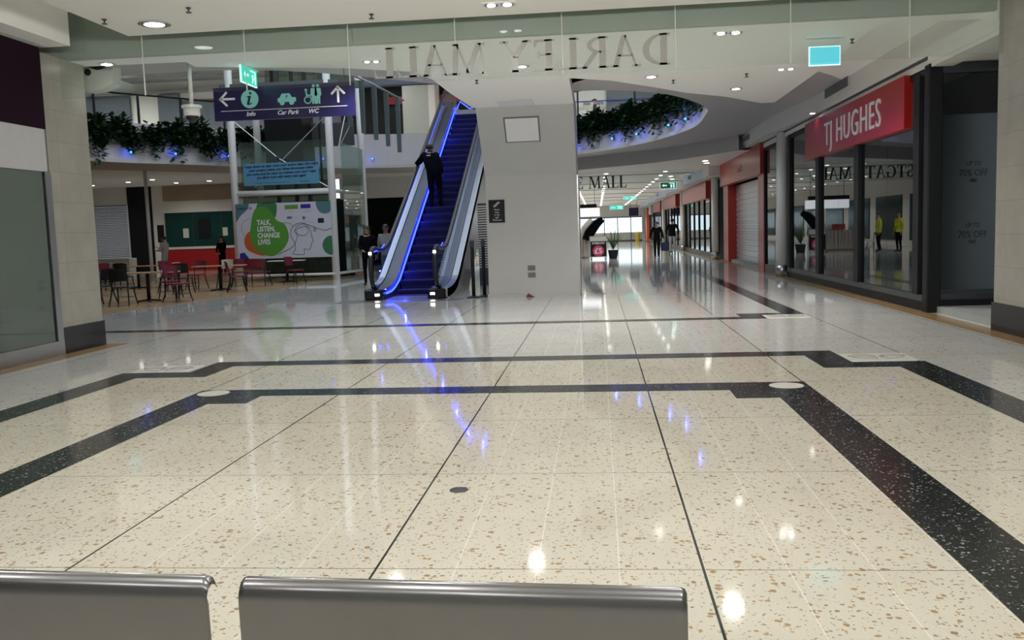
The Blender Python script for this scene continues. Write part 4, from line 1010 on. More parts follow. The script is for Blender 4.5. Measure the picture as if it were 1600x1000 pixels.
lb(MB().box(-12.9, -8.7, 30.7, 30.9, 6.60, 6.86), 'landing_beam', 'slate')
lb(MB().box(-12.0, -11.7, 33.2, 33.4, 6.8, 9.5).box(-10.2, -9.9, 33.2, 33.4, 6.8, 9.5), 'frame_column', 'dark')
tag(MB().box(-2.0, 3.0, -0.15, 0.15, 0, 0.22).build('landing_beam', 'slate'), 'dark slate blue edge beam of the upper landing behind the navy direction sign', 'beam', loc=(-6.6, 31.2, 6.62))
tag(MB().box(-1.5, 1.5, -0.06, 0.06, 0, 0.85).build('dark_panel', 'room_dark'), 'dark horizontal panel high inside the glazed lift shaft', 'panel', loc=(-10.5, 33.6, 4.9))

t = thing('hoarding', 'large white hoarding with green blobs, slogan and line drawn head before the lift', 'hoarding', (-10.84, 30.63, 0.82))
HW, HH = 1.70, 1.92
MB().box(-HW, HW, -0.04, 0.04, 0, HH).build('board', 'board', t)
# board coordinates measured on a 1440 x 830 layout
def bp_(x, y): return (-HW + x/1440*2*HW, HH - y/830*HH)
def blob(pts, m, lay, nm='print_shape', sm=True):
    c = [bp_(*p) for p in pts]
    if sm: c = spline(c, 5)
    c = [(min(max(a, -HW), HW), min(max(b, 0), HH)) for a, b in c]
    y = -0.041-0.002*lay
    mb = MB(); n_ = len(c)
    mb.wprism(c, y-0.001, y+0.0005); mb.build(nm, m, t)
blob([(0, 0), (200, 0), (170, 90), (70, 180), (10, 260), (0, 260)], 'tl', 1)
blob([(350, 0), (600, 0), (630, 90), (590, 230), (480, 260), (340, 160)], 'g2', 1)
blob([(200, 415), (110, 530), (130, 660), (240, 740), (420, 770), (400, 500)], 'or', 1)
blob([(330, 60), (470, 60), (560, 160), (620, 260), (740, 330), (790, 500), (730, 650), (580, 780), (430, 780), (280, 690), (200, 520), (220, 330), (260, 160)], 'g1', 2)
blob([(30, 740), (100, 730), (150, 800), (170, 830), (20, 830)], 'bl', 1, sm=False)
blob([(1240, -10), (1440, -10), (1440, 130), (1390, 180), (1290, 170), (1230, 80)], 'tl', 1)
blob([(1440, 530), (1340, 550), (1290, 650), (1330, 760), (1440, 790)], 'g2', 1)
for k, s_ in enumerate(('TALK,', 'LISTEN,', 'CHANGE', 'LIVES')):
    x, z = bp_(315, 320+98*k)
    text_mb(s_, 0.175, 0.004, sx=0.80, bold=0.006).xf(Matrix.Translation((x, -0.048, z))).build('slogan_lettering', 'signwhite', t)
x, z = bp_(30, 85); text_mb('KIRKGATE', 0.075, 0.003, sx=0.95, bold=0.003, spacing=1.15).xf(Matrix.Translation((x, -0.046, z))).build('lettering', 'text_dark', t)
def ln(pts, nm='line_drawing', r=0.008, closed=False, m='text_dark'):
    c = [bp_(*p) for p in pts]; c = spline(c, 5, closed)
    MB().tube([(a, -0.044, b) for a, b in c], r, 5, closed, True).build(nm, m, t)
ln([(620, 780), (680, 740), (800, 690), (880, 610), (920, 480), (900, 420), (960, 380), (1060, 370), (1090, 440), (1030, 500), (920, 480), (880, 430), (930, 350), (1040, 330), (1080, 400)])
ln([(830, 780), (880, 690), (870, 600), (830, 520), (820, 440), (870, 350), (960, 310), (1060, 330), (1130, 360), (1190, 380), (1200, 430), (1170, 440), (1180, 390), (1260, 410), (1350, 430), (1440, 400)])
ln([(860, 775), (1000, 785), (1010, 720), (1015, 700), (1090, 712), (1120, 650), (1130, 610), (1160, 590), (1140, 540), (1120, 420), (1080, 350)])
ln([(690, 305), (780, 300), (840, 330), (860, 370)], r=0.005)
ln([(210, 215), (110, 270), (75, 370), (110, 480)], r=0.005)
for x0, x1, y0, y1, m in ((750, 950, 40, 100, 'g1'), (990, 1140, 35, 95, 'bl'), (775, 850, 210, 245, 'tl'), (1010, 1050, 215, 260, 'tl'), (1240, 1330, 250, 320, 'text_dark')):
    blob([(x0, y0), (x1, y0), (x1, y1), (x0, y1)], m, 1, 'partner_logo', False)
for x0, x1, y0, y1 in ((860, 940, 222, 232), (1055, 1110, 232, 242), (800, 890, 128, 136), (1000, 1150, 130, 136), (1000, 1150, 150, 156), (1000, 1180, 290, 297)):
    blob([(x0, y0), (x1, y0), (x1, y1), (x0, y1)], 'soffit', 1, 'small_print', False)
t = thing('blue_banner', 'pale blue banner of dark slanted handwriting hung on the lift shaft above the hoarding', 'banner', (-10.85, 30.66, 3.36))
MB().box(-1.34, 1.34, -0.02, 0.02, 0, 0.76).build('sheet', 'banner', t)
for k, s_ in enumerate(('I wipe down on days when your active helps this might', 'your project makes you these showcases make', 'you come and he wipe my trainers your and I wipe', 'you fall in love with every man again')):
    text_mb(s_, 0.088, 0.003, 0.35, sx=0.98, align='CENTER', bold=0.004).xf(Matrix.Rotation(math.radians(-1.2), 4, 'Y')).xf(Matrix.Translation((0.0, -0.022, 0.63-0.13*k))).build('lettering', 'text_dark', t)
MB().box(-0.95, 0.3, -0.024, -0.02, 0.07, 0.10).box(0.65, 1.0, -0.024, -0.02, 0.07, 0.11).build('small_print', 'tl', t)

# ================================================================== UPPER BALUSTRADES, FINS
def balustrade(pts, label, gl='glass_clear'):
    t = thing('glass_balustrade', label, 'balustrade', (pts[len(pts)//2][0], pts[len(pts)//2][1], 5.86))
    MB().tube([(x, y, 6.92) for x, y in pts], 0.035, 8).build('handrail', 'black', t, W=True)
    for i in range(0, len(pts)-1):
        (a, b), (c, d) = pts[i], pts[i+1]
        MB().add([(a, b, 5.95), (c, d, 5.95), (c, d, 6.86), (a, b, 6.86), (a+.01, b+.01, 5.95), (c+.01, d+.01, 5.95), (c+.01, d+.01, 6.86), (a+.01, b+.01, 6.86)], [(0, 1, 2, 3), (7, 6, 5, 4), (3, 2, 6, 7), (0, 4, 5, 1)]).build('glass_panel', gl, t, W=True)
    for i in range(0, len(pts), 2):
        a, b = pts[i]; MB().box(a-0.035, a+0.035, b-0.035, b+0.035, 5.7, 6.92).build('post', 'dark', t, W=True)
Vo = offset(V, 0.35)
nV = len(Vo)
def arcseg(cond): return [p for p in Vo if cond(p)]
lft = [p for p in Vo if p[0] < -11.5 and p[1] > 20][::1]
rgt = [p for p in Vo if p[0] > -2.9 and p[1] > 22.5]
rgt = sorted(rgt, key=lambda p: p[1])
balustrade(lft[::2], 'curved glass balustrade of the upper level above the left trailing plants')
balustrade(rgt[::2], 'curved glass balustrade of the upper level above the right trailing plants')
t = thing('stair_balustrade', 'short balustrade with pointed hanging grey fins right of the navy direction sign', 'balustrade', (-5.6, 22.5, 5.0))
MB().tube([(-0.3, -1.0, 0.42), (0.1, 0.5, 0.28), (0.45, 2.0, 0.12)], 0.03, 8).build('handrail', 'steel', t)
for k in range(5):
    y = -0.9+0.62*k; x = -0.26+0.16*k; zt = 0.36-0.06*k
    MB().sprism([(y-0.10, zt), (y+0.10, zt), (y+0.035, zt-1.22-0.05*k), (y-0.035, zt-1.22-0.05*k)], x-0.05, x+0.05).build('fin', 'finmetal', t) 
    if k < 4: MB().add([(x, y, zt-0.05), (x+0.16, y+0.62, zt-0.11), (x+0.16, y+0.62, zt-0.75), (x, y, zt-0.7)], [(0, 1, 2, 3)]).build('glass_panel', 'glass_green', t)

# ================================================================== TRAILING PLANTS AND BLUE SPOTLIGHTS
def plant_mesh(seed, n=150, wide=0.6, drop=1.0):
    rnd = random.Random(seed); mb = MB()
    mb.tube([(-wide, 0, 0.3), (0, -0.03, 0.33), (wide, 0, 0.3)], 0.02, 6)
    for s in range(int(n/9)):
        x0 = rnd.uniform(-wide, wide); L2 = drop*rnd.uniform(0.25, 1.0) if rnd.random() < 0.75 else drop*1.15
        px, py, pz_ = x0, rnd.uniform(-0.16, 0.1), rnd.uniform(0.15, 0.6); L2 = L2*rnd.choice((0.45, 0.6, 1.0))
        for q in range(9):
            f = q/8
            cx = px + rnd.uniform(-0.06, 0.06); cy_ = py-0.12*f+rnd.uniform(-0.08, 0.05); cz = pz_ - L2*f
            l = rnd.uniform(0.13, 0.25); w = l*0.42; a = rnd.uniform(0, 2*PI); dn = rnd.uniform(-0.9, 0.25) if f > 0.2 else rnd.uniform(-0.2, 0.9)
            d = Vector((math.cos(a)*math.cos(dn), -abs(math.sin(a))*0.7*math.cos(dn), math.sin(dn))).normalized()
            side = d.cross(Vector((0, 0, 1))); side = side.normalized() if side.length > 0.1 else Vector((1, 0, 0))
            nn = side.cross(d); c = Vector((cx, cy_, cz))
            mb.add([c, c+d*l*0.35+side*w*0.8+nn*0.01, c+d*l*0.75+side*w*0.6, c+d*l, c+d*l*0.75-side*w*0.6, c+d*l*0.35-side*w*0.8+nn*0.01, c+d*l*0.5-nn*0.02], [(0, 1, 6), (1, 2, 6), (2, 3, 6), (3, 4, 6), (4, 5, 6), (5, 0, 6)])
    return mb
protos = []
for sd in range(3):
    o = plant_mesh(sd+3, 620, 0.62, 0.85).build('trailing_plant', 'leaf'); protos.append(o)
used = [0, 0, 0]
def hang(path, z, label, group, step=1.0, s0=0, zs=1.0):
    d = 0; acc = 0; k = s0
    for i in range(len(path)-1):
        a, b = Vector(path[i]), Vector(path[i+1]); seg = (b-a).length
        while acc <= seg:
            p = a + (b-a)*(acc/seg); q = k % 3
            o = protos[q] if not used[q] else dup(protos[q])
            used[q] = 1
            tg = (b-a).normalized(); ang = math.atan2(tg.y, tg.x)
            o.location = (p.x, p.y, z + 0.1*math.sin(k*2.3)); o.rotation_euler = (0, 0, ang)
            sc = 1.0+0.2*math.sin(k*1.7); o.scale = (1.05, 1, sc*zs)
            tag(o, label, 'plant', group); acc += step; k += 1
        acc -= seg
    return k
pl = [p for p in offset(V, -0.06) if p[0] < -11.8 and 24 < p[1]]
pl = sorted(pl, key=lambda p: p[0])
k = hang(pl, 5.30, 'dark green trailing plants along the left upper balcony edge', 'trailing plants on the left balcony')
pr_ = sorted([p for p in offset(V, -0.06) if p[0] > -1.6 and 24.4 < p[1]], key=lambda p: p[0] if p[1] > 30 else 10-p[1]*0.01)
pr_ = [p for p in offset(V, -0.06)][0:0] + [p for p in V if (p[0] > -1.6 and p[1] > 24.0)][::-1]
hang(pr_, 5.34, 'dark green trailing plants along the right upper balcony edge', 'trailing plants on the right balcony', 0.72, k, 0.78)

def blue_spot(x, y, z, ang, label, group, p=3.0):
    t = thing('blue_spotlight', label, 'spotlight', (x, y, z), ang, group)
    MB().tube([(0, 0.02, 0.0), (0, -0.10, 0.0)], 0.045, 12).build('housing', 'dark', t, smooth=True)
    MB().tube([(0, -0.10, 0.0), (0, -0.115, 0.0)], 0.036, 12).sphere((0, -0.125, 0), 0.035, 10, 6).build('lens', 'spot_blue', t)
    pp = Matrix.Rotation(ang, 4, 'Z') @ Vector((0, -0.25, 0)); plamp('blue_beam', (x+pp.x, y+pp.y, z), p, (0.08, 0.14, 1.0), 0.03)
def near_curve(px, y_lo, right):
    best = min((p for p in V if (p[1] > y_lo)), key=lambda p: abs(math.degrees(math.atan2(p[0], p[1]))-px))
    return best
for k, az in enumerate((-28.0, -25.3, -22.6, -19.9, -16.8, -13.9)):
    x, y = near_curve(az, 29.4, False)
    blue_spot(x, y-0.12, 4.78, 0, 'small blue spotlight on the left curved balcony edge', 'blue spotlights on the left balcony', 1.3)
for k, (az, z) in enumerate(((-1.3, 4.8), (0.97, 4.78), (2.94, 4.76), (4.67, 4.74), (5.96, 4.72), (6.8, 4.72))):
    x, y = near_curve(az, 22.0, True) if k < 5 else (2.9, 24.2)
    tgt = math.atan2(6 - x*0, 1) ; ang = -math.atan2(max(0, x+0.5)*1.6, 4)
    blue_spot(x-0.1*max(0, x)/3, y-0.12, z, ang, 'small blue spotlight on the right curved balcony edge', 'blue spotlights on the right balcony', 2.6)

# cafe lights, far lights
G = 'round downlights over the cafe seating'
for x, y in ((-22.0, 41.1), (-20.3, 40.1), (-20.5, 42.9), (-18.6, 42.4), (-15.5, 41.8), (-24.6, 42.5)):
    round_light(x, y, 4.40, 'small round downlight in the pale ceiling over the cafe seating', 75, G, r=0.12)
G = 'small downlights in the far mall ceiling'
LB = 'small recessed downlight in the far mall ceiling'
k = 0
for y in [40.5+3.0*i for i in range(20)]:
    for x in (-4.6, -1.1, 0.45, 3.05):
        if x == -4.6 and y < 43: continue
        round_light(x, y, 3.9, LB, 0, G, r=0.11, m='led_white'); k += 1
    if int((y-40.5)/3) % 2 == 0:
        for x in (-3.5, 2.2): lamp('downlight_beam', (x, y, 3.8), FAR_W)
for x, y in ((3.61, 44.6), (3.9, 47.4), (4.1, 34.8), (4.3, 36.0)):
    round_light(x, y, 3.9 if y > 36.5 else 3.9, 'bright downlight close to the pale blue curved bulkhead' if y > 40 else 'bright round downlight just past the drop beam', 20, 'downlights near the bulkhead' if y > 40 else 'downlights past the drop beam', r=0.13)
for x, y, l in ((4.98, 21.6, 'small bright lamp under the bulkhead above the first round pillar'), (4.92, 33.0, 'small lamp under the bulkhead above the red shuttered unit')):
    round_light(x, y, 3.975, l, 3, None, r=0.07)
# atrium light: unseen lamps added to brighten the upper level
for x, y in ((-25, 41.5), (-22, 41), (-18.5, 41), (-15, 41), (-10, 40.5), (-3, 41), (1.0, 41.5), (4, 40), (4, 30), (-22, 33)):
    lamp('added_upper_lamp', (x, y, 10.3), 480, (1, 0.97, 0.93), 0.7)

# ================================================================== CAFE FURNITURE
def make_chair(name, label, seat_m, back_m, group, wide=0.21):
    t = thing(name, label, 'chair', (0, 0, 0), 0, group)
    w = wide
    sm = MB(); 
    pts = spline([(-w, -0.2), (w, -0.2), (w+0.015, 0.05), (w*0.9, 0.2), (-w*0.9, 0.2), (-w-0.015, 0.05)], 3)
    sm.prism(pts, 0.43, 0.465); sm.build('seat', seat_m, t)
    for sx in (-1, 1):
        MB().tube([(sx*(w-0.02), -0.17, 0.43), (sx*(w+0.0), -0.20, 0.22), (sx*(w+0.03), -0.26, 0.0)], [0.018, 0.017, 0.015], 7).build('leg', 'black', t, smooth=True)
        MB().tube([(sx*(w-0.02), 0.18, 0.43), (sx*(w+0.0), 0.22, 0.22), (sx*(w+0.03), 0.30, 0.0)], [0.018, 0.017, 0.015], 7).build('leg', 'black', t, smooth=True)
        MB().tube([(sx*(w-0.02), 0.18, 0.42), (sx*(w-0.01), 0.22, 0.62), (sx*(w-0.0), 0.27, 0.86)], 0.013, 7).build('back_post', 'black', t, smooth=True)
    bk = MB(); n_ = 9; vs = []
    for i in range(n_):
        a = -1+2*i/(n_-1); x = a*w; y = 0.235+0.05*(1-a*a)
        for z in (0.60, 0.88+0.015*(1-a*a)): vs += [(x, y+(z-0.6)*0.12, z), (x, y+0.014+(z-0.6)*0.12, z)]
    fs = [(0, 1, 3, 2), ((n_-1)*4, (n_-1)*4+2, (n_-1)*4+3, (n_-1)*4+1)]
    for i in range(n_-1):
        o = i*4; fs += [(o, o+2, o+6, o+4), (o+1, o+5, o+7, o+3), (o+2, o+3, o+7, o+6), (o, o+4, o+5, o+1)]
    bk.add(vs, fs); bk.build('backrest', back_m, t, smooth=False)
    MB().tube([(-w, -0.12, 0.2), (w, -0.12, 0.2)], 0.008, 6).build('stretcher', 'black', t)
    return t
first = {}
def put_chair(kind, x, y, rz, label):
    sm, bm_, w = {'maroon': ('maroon', 'maroon', 0.21), 'black': ('dark', 'black', 0.21), 'cream': ('dark', 'creamback', 0.2), 'wide': ('maroon', 'maroon', 0.31)}[kind]
    if kind not in first:
        o = first[kind] = make_chair('cafe_chair', label, sm, bm_, 'cafe chairs', w)
    else: o = dup(first[kind])
    o.location = (x, y, 0.003); o.rotation_euler = (0, 0, math.radians(rz)); o['label'] = label
def put_table(x, y, rz, label, w=0.62, l=0.75, top='wood'):
    t = thing('cafe_table', label, 'table', (x, y, 0.003), math.radians(rz), 'cafe tables')
    MB().bevbox(-l, l, -w/2, w/2, 0.725, 0.755, 0.015).build('table_top', top, t)
    MB().lathe([(0.045, 0.03), (0.045, 0.725)], n=14).build('column', 'black', t, smooth=True)
    for a in (0, PI/2): 
        mb = MB().tube([(-0.30, 0, 0.012), (-0.18, 0, 0.03), (0, 0, 0.05), (0.18, 0, 0.03), (0.30, 0, 0.012)], 0.022, 7); mb.xf(Matrix.Rotation(a+0.5, 4, 'Z')); mb.build('foot', 'black', t)
# rz 0: the sitter faces -Y (towards the viewer)
put_table(-11.5, 22.1, 4, 'cafe table nearest the stone pillar, with one black and one maroon chair')
put_chair('black', -11.55, 20.95, 187, 'black chair nearest the viewer, at the nearest cafe table')
put_chair('maroon', -10.55, 21.75, 62, 'maroon chair at the right end of the nearest cafe table')
put_chair('black', -12.55, 21.7, 255, 'black chair at the left end of the nearest cafe table')
put_chair('maroon', -11.45, 23.2, 10, 'maroon chair behind the nearest cafe table')
put_table(-11.35, 26.2, 3, 'cafe table in the middle, between a black chair and a maroon chair')
put_chair('black', -12.0, 25.15, 190, 'black chair with its back to the viewer at the middle cafe table')
put_chair('maroon', -10.45, 25.3, 115, 'maroon chair turned sideways at the right of the middle cafe table')
put_chair('cream', -12.9, 26.1, 260, 'chair with a cream back at the left end of the middle cafe table')
put_chair('maroon', -12.6, 27.3, -10, 'maroon chair behind the left end of the middle cafe table')
put_chair('cream', -11.75, 27.55, 5, 'chair with a cream back behind the middle cafe table')
put_table(-10.6, 30.0, 4, 'cafe table in front of the white hoarding', top='offwhite', l=0.6)
put_chair('wide', -10.85, 28.0, 178, 'wide maroon chair with its back to the viewer before the hoarding')
put_chair('maroon', -9.95, 28.9, 70, 'maroon chair rightmost of the cafe, beneath the line drawing on the hoarding')
put_chair('maroon', -11.7, 28.5, 200, 'maroon chair left of the wide chair before the hoarding')
put_table(-15.2, 28.6, 4, 'cafe table at the left, seen past the stone pillar')
put_chair('maroon', -16.15, 27.95, 230, 'maroon chair closest to the stone pillar at the left cafe table')
put_chair('black', -15.15, 27.6, 185, 'black chair before the left cafe table')
put_chair('maroon', -14.1, 28.6, 80, 'maroon chair at the right end of the left cafe table')
put_table(-19.2, 33.6, 4, 'round legged pale table standing before the grey roller shutter', top='offwhite')
tag(MB().bevbox(-1.1, 1.1, -0.35, 0.35, 0, 0.85, 0.03).build('white_counter', 'offwhite'), 'low white counter block in front of the grey roller shutter', 'counter', loc=(-21.8, 38.6, 0))

# ================================================================== METAL BENCH IN FRONT
BN = thing('waiting_bench', 'brushed metal waiting bench in the foreground, two seat backs with a gap between', 'bench', (-0.6, 1.36, 0), math.radians(-3.0))
def bench_seat(cx, w, lab):
    # back shell: flat panel whose top edge rolls over
    prof = [(0.030, 0.46), (0.010, 0.60), (0.0, 0.915), (0.001, 0.935), (0.008, 0.949), (0.020, 0.952), (0.032, 0.946), (0.038, 0.930)]
    th = 0.006; n_ = len(prof); h = w/2
    xs_ = [-h, -h+0.003, -h+0.010, h-0.010, h-0.003, h]; dr_ = [0.010, 0.003, 0, 0, 0.003, 0.010]
    vs = []; fs = []
    for x, dz in zip(xs_, dr_):
        k_ = lambda z: z-dz*max(0, (z-0.86)/0.09)
        for (y, z) in prof: vs.append((cx+x, y, k_(z)))
        for (y, z) in reversed(prof): vs.append((cx+x, y+(th if z < 0.93 else 0.001), k_(z)-(th if z > 0.93 else 0)))
    m_ = 2*n_
    for i in range(len(xs_)-1):
        for q in range(m_): fs.append((i*m_+q, i*m_+(q+1) % m_, (i+1)*m_+(q+1) % m_, (i+1)*m_+q))
    fs.append(tuple(range(m_))); fs.append(tuple((len(xs_)-1)*m_+q for q in range(m_-1, -1, -1)))
    o = MB().add(vs, fs).build('backrest', 'seat', BN, smooth=True); o['label'] = lab
    MB().sprism([(0.03, 0.46), (0.05, 0.44), (0.44, 0.46), (0.49, 0.44), (0.495, 0.425), (0.48, 0.43), (0.44, 0.45), (0.05, 0.43), (0.03, 0.44)], cx-h, cx+h).build('seat_pan', 'seat', BN)
    for sx in (-1, 1): MB().tube([(cx+sx*(h-0.06), 0.08, 0.40), (cx+sx*(h-0.06), 0.06, 0.60), (cx+sx*(h-0.06), 0.03, 0.80)], 0.015, 6).build('bracket', 'steel', BN)
bench_seat(0.365, 0.717, 'whole metal seat back right of the gap')
bench_seat(-0.407, 0.717, 'metal seat back cut off by the left edge')
MB().box(-0.85, 0.85, 0.15, 0.21, 0.36, 0.42).build('beam', 'dark', BN)
for x in (-0.7, 0.7):
    MB().box(x-0.025, x+0.025, 0.15, 0.21, 0.03, 0.36).build('leg', 'steel', BN); MB().box(x-0.03, x+0.03, -0.12, 0.48, 0.0, 0.03).build('foot', 'steel', BN)

# ================================================================== PEOPLE
def person(label, loc, rz, height=1.75, top='cloth_black', legs='denim', skin='skin', hair='short', shoes='black', pose=None, coat=0.0, extra=None, bulk=1.0):
    k = height/1.75
    J = {'pelvis': (0, 0, .95), 'waist': (0, 0, 1.08), 'chest': (0, 0, 1.30), 'neckb': (0, 0, 1.45), 'neck': (0, 0.01, 1.53), 'head': (0, 0.02, 1.62), 'crown': (0, 0.015, 1.70)}
    for s, n_ in ((-1, 'L'), (1, 'R')):
        J.update({'sh'+n_: (s*.18, 0, 1.41), 'el'+n_: (s*.235, -.02, 1.13), 'wr'+n_: (s*.245, .06, .89), 'hip'+n_: (s*.09, 0, .90), 'kn'+n_: (s*.10, .02, .49), 'an'+n_: (s*.10, -.03, .09), 'toe'+n_: (s*.115, .13, .035)})
    J.update(pose or {})
    names = list(J); idx = {a: i for i, a in enumerate(names)}
    R = {'pelvis': .135+coat, 'waist': .125+coat*.7, 'chest': .150+coat*.5, 'neckb': .075, 'neck': .052, 'head': .088, 'crown': .072}
    for n_ in 'LR': R.update({'sh'+n_: .068+coat*.3, 'el'+n_: .046+coat*.3, 'wr'+n_: .030+coat*.2, 'hip'+n_: .095+coat*.3, 'kn'+n_: .060, 'an'+n_: .042, 'toe'+n_: .036})
    E = [('pelvis', 'waist'), ('waist', 'chest'), ('chest', 'neckb'), ('neckb', 'neck'), ('neck', 'head'), ('head', 'crown')]
    for n_ in 'LR': E += [('chest', 'sh'+n_), ('sh'+n_, 'el'+n_), ('el'+n_, 'wr'+n_), ('pelvis', 'hip'+n_), ('hip'+n_, 'kn'+n_), ('kn'+n_, 'an'+n_), ('an'+n_, 'toe'+n_)]
    me = bpy.data.meshes.new('skeleton'); me.from_pydata([J[a] for a in names], [(idx[a], idx[b]) for a, b in E], [])
    ob = bpy.data.objects.new('skeleton', me); COL.objects.link(ob)
    md = ob.modifiers.new('skin', 'SKIN'); md.use_smooth_shade = True
    if not me.skin_vertices: 
        pass
    for a in names:
        sv = me.skin_vertices[0].data[idx[a]]; r = R[a]*bulk if a not in ('head', 'crown', 'neck') else R[a]
        sv.radius = (r, r*(0.72 if a in ('pelvis', 'waist', 'chest') else 1.0)); sv.use_root = (a == 'pelvis')
    ss = ob.modifiers.new('sub', 'SUBSURF'); ss.levels = 2; ss.render_levels = 2
    bpy.context.view_layer.update()
    ev = bpy.data.meshes.new_from_object(ob.evaluated_get(bpy.context.evaluated_depsgraph_get()))
    mb = MB(); mb.add([v.co[:] for v in ev.vertices], [tuple(p.vertices) for p in ev.polygons])
    seg = []
    for a, b in E:
        c = 1
        if 'head' in (a, b) or 'crown' in (a, b) or b == 'neck': c = 0
        elif b[:2] in ('hi', 'kn', 'an'): c = 2
        elif b[:3] == 'toe': c = 3
        seg.append((Vector(J[a]), Vector(J[b]), c))
    def region(p):
        best = None
        for a, b, c in seg:
            ab = b-a; tt = max(0, min(1, (p-a).dot(ab)/max(ab.length_squared, 1e-9))); d = (p-(a+ab*tt)).length
            if c == 2 and p.z > 0.86+0.0*coat and a.z > 0.8: cc = 1
            else: cc = c
            if best is None or d < best[0]: best = (d, cc)
        return best[1]
    for i, f in enumerate(mb.f):
        c = sum((Vector(mb.v[j]) for j in f), Vector())/len(f)
        r = region(c); 
        if r == 2 and coat > 0.02 and c.z > 0.66 : r = 1
        mb.mi[i] = r
    bpy.data.objects.remove(ob)
    hd = Vector(J['head']); mb.cur = 0
    mb.tube([hd+Vector((0, .070, .03)), hd+Vector((0, .098, -.005)), hd+Vector((0, .088, -.018))], [.010, .016, .012], 6)   # nose
    for s in (-1, 1): mb.sphere(tuple(hd+Vector((s*.088, 0, 0))), .022, 8, 6, (.5, .9, 1.3))
    # hands: palm, five unequal curled fingers
    for n_, s in (('L', -1), ('R', 1)):
        w = Vector(J['wr'+n_]); d = (w-Vector(J['el'+n_])).normalized(); side = d.cross(Vector((0, 1, 0.1))); side = side.normalized() if side.length > .1 else Vector((1, 0, 0)); front = side.cross(d)*-1
        pc = w+d*.05
        st = len(mb.v); mb.tube([w, w+d*.03, w+d*.085], [.026, .036, .034], 8, flat=.55)
        for q, L2 in enumerate((.065, .075, .070, .055)):
            o = w+d*.08+front*((q-1.5)*.018)
            mb.tube([o, o+d*L2*.45+side*s*-.006, o+d*L2*.8-side*s*.016, o+d*L2*.95-side*s*.03], [.0095, .009, .0085, .007], 6)
        o = w+d*.03+front*-.03
        mb.tube([o, o+d*.03-front*.022, o+d*.06-front*.026], [.012, .010, .008], 6)
    mb.cur = 4
    for s in (-1, 1): mb.sphere(tuple(hd+Vector((s*.032, .080, .012))), .009, 6, 4)
    mb.tube([hd+Vector((-.025, .084, -.048)), hd+Vector((0, .090, -.046)), hd+Vector((.025, .084, -.048))], .005, 5)
    mb.v = [(a*k, b*k, c*k) for a, b, c in mb.v]
    o = mb.build('person', [skin, top, legs, shoes, 'hair'], smooth=True)
    o.location = loc; o.rotation_euler = (0, 0, rz); o['label'] = label; o['category'] = 'person'
    hm = MB(); c = hd+Vector((0, -.012, .032))
    if hair == 'short': hm.sphere(tuple(c), .098, 14, 9, (.95, 1.02, .95))
    elif hair == 'long':
        hm.sphere(tuple(c), .104, 14, 9, (.98, 1.0, 1.0)); hm.tube([hd+Vector((0, -.06, .04)), hd+Vector((0, -.075, -.08)), hd+Vector((0, -.07, -.22))], [.085, .095, .06], 10)
    elif hair == 'cap':
        hm.sphere(tuple(c), .103, 14, 9, (.95, 1.05, .85)); hm.prism([(-.07, .07), (.07, .07), (.05, .17), (-.05, .17)], hd.z+.045, hd.z+.057)
    elif hair == 'hood':
        hm.sphere(tuple(c), .112, 14, 9, (1, 1.02, 1.05))
    if hair != 'short' or True:   # leave the face open
        keep = []
        for f in hm.f:
            cc = sum((Vector(hm.v[j]) for j in f), Vector())/len(f)-hd
            if hair == 'cap' and cc.z < 0.02: continue
            if cc.y > 0.035 and cc.z < 0.045 and abs(cc.x) < .09 and not (hair == 'cap'): continue
            if hair == 'short' and cc.z < -0.03: continue
            keep.append(f)
        hm.f = keep; hm.mi = [0]*len(keep)
    hm.v = [(a*k, b*k, c_*k) for a, b, c_ in hm.v]
    hm.build('hair' if hair in ('short', 'long') else hair, 'hair' if hair in ('short', 'long') else 'cloth_navy', o, smooth=True)
    for nm, mbx, m in (extra or []): 
        mbx.v = [(a*k, b*k, c_*k) for a, b, c_ in mbx.v]; mbx.build(nm, m, o, smooth=True)
    return o
# man riding the escalator, seen from behind, leaning on the left handrail
yE = 26.3
person('person in black jacket riding up the escalator, elbow resting on the left handrail', (-4.68, 26.15, 2.26), 0.0, 1.88, 'cloth_black', 'cloth_black', 'skin2', 'short',
       pose={'chest': (-.08, .02, 1.28), 'neckb': (-.10, .05, 1.44), 'neck': (-.11, .07, 1.52), 'head': (-.11, .09, 1.60), 'crown': (-.115, .085, 1.68), 'shL': (-.27, .04, 1.40), 'elL': (-.44, .12, 1.22), 'wrL': (-.54, .35, 1.24), 'shR': (.09, .02, 1.38), 'elR': (.17, .0, 1.10), 'wrR': (.19, .1, .88), 'knR': (.13, .08, .50), 'anR': (.13, .06, .09), 'toeR': (.14, .2, .05), 'anL': (-.10, -.02, .09)}, coat=.07, bulk=1.25,
       extra=[('collar_print', MB().box(-.16, -.06, -.135, -.12, 1.37, 1.40), 'offwhite')])
person('person in long dark coat and hair, standing left behind the escalator side', (-6.85, 26.5, 0), PI+.1, 1.80, 'cloth_black', 'cloth_black', 'skin', 'long', coat=.045,
       pose={'elR': (.22, .05, 1.14), 'wrR': (.12, .2, 1.05)})
person('person in grey jacket standing beside the long coated person behind the escalator', (-6.30, 26.6, 0), PI-.15, 1.84, 'cloth_grey', 'denim', 'skin2', 'short', coat=.02)
person('person in pale jacket walking through the cafe looking at a phone', (-18.0, 36.2, 0), math.radians(80), 1.78, 'cloth_light', 'cloth_light', 'skin', 'short', coat=.03,
       pose={'elR': (.2, .10, 1.15), 'wrR': (.10, .33, 1.24), 'elL': (-.2, .05, 1.14), 'wrL': (-.1, .30, 1.15), 'knR': (.1, .2, .5), 'anR': (.1, .22, .09), 'toeR': (.11, .37, .04), 'anL': (-.1, -.25, .12), 'toeL': (-.1, -.12, .04)})
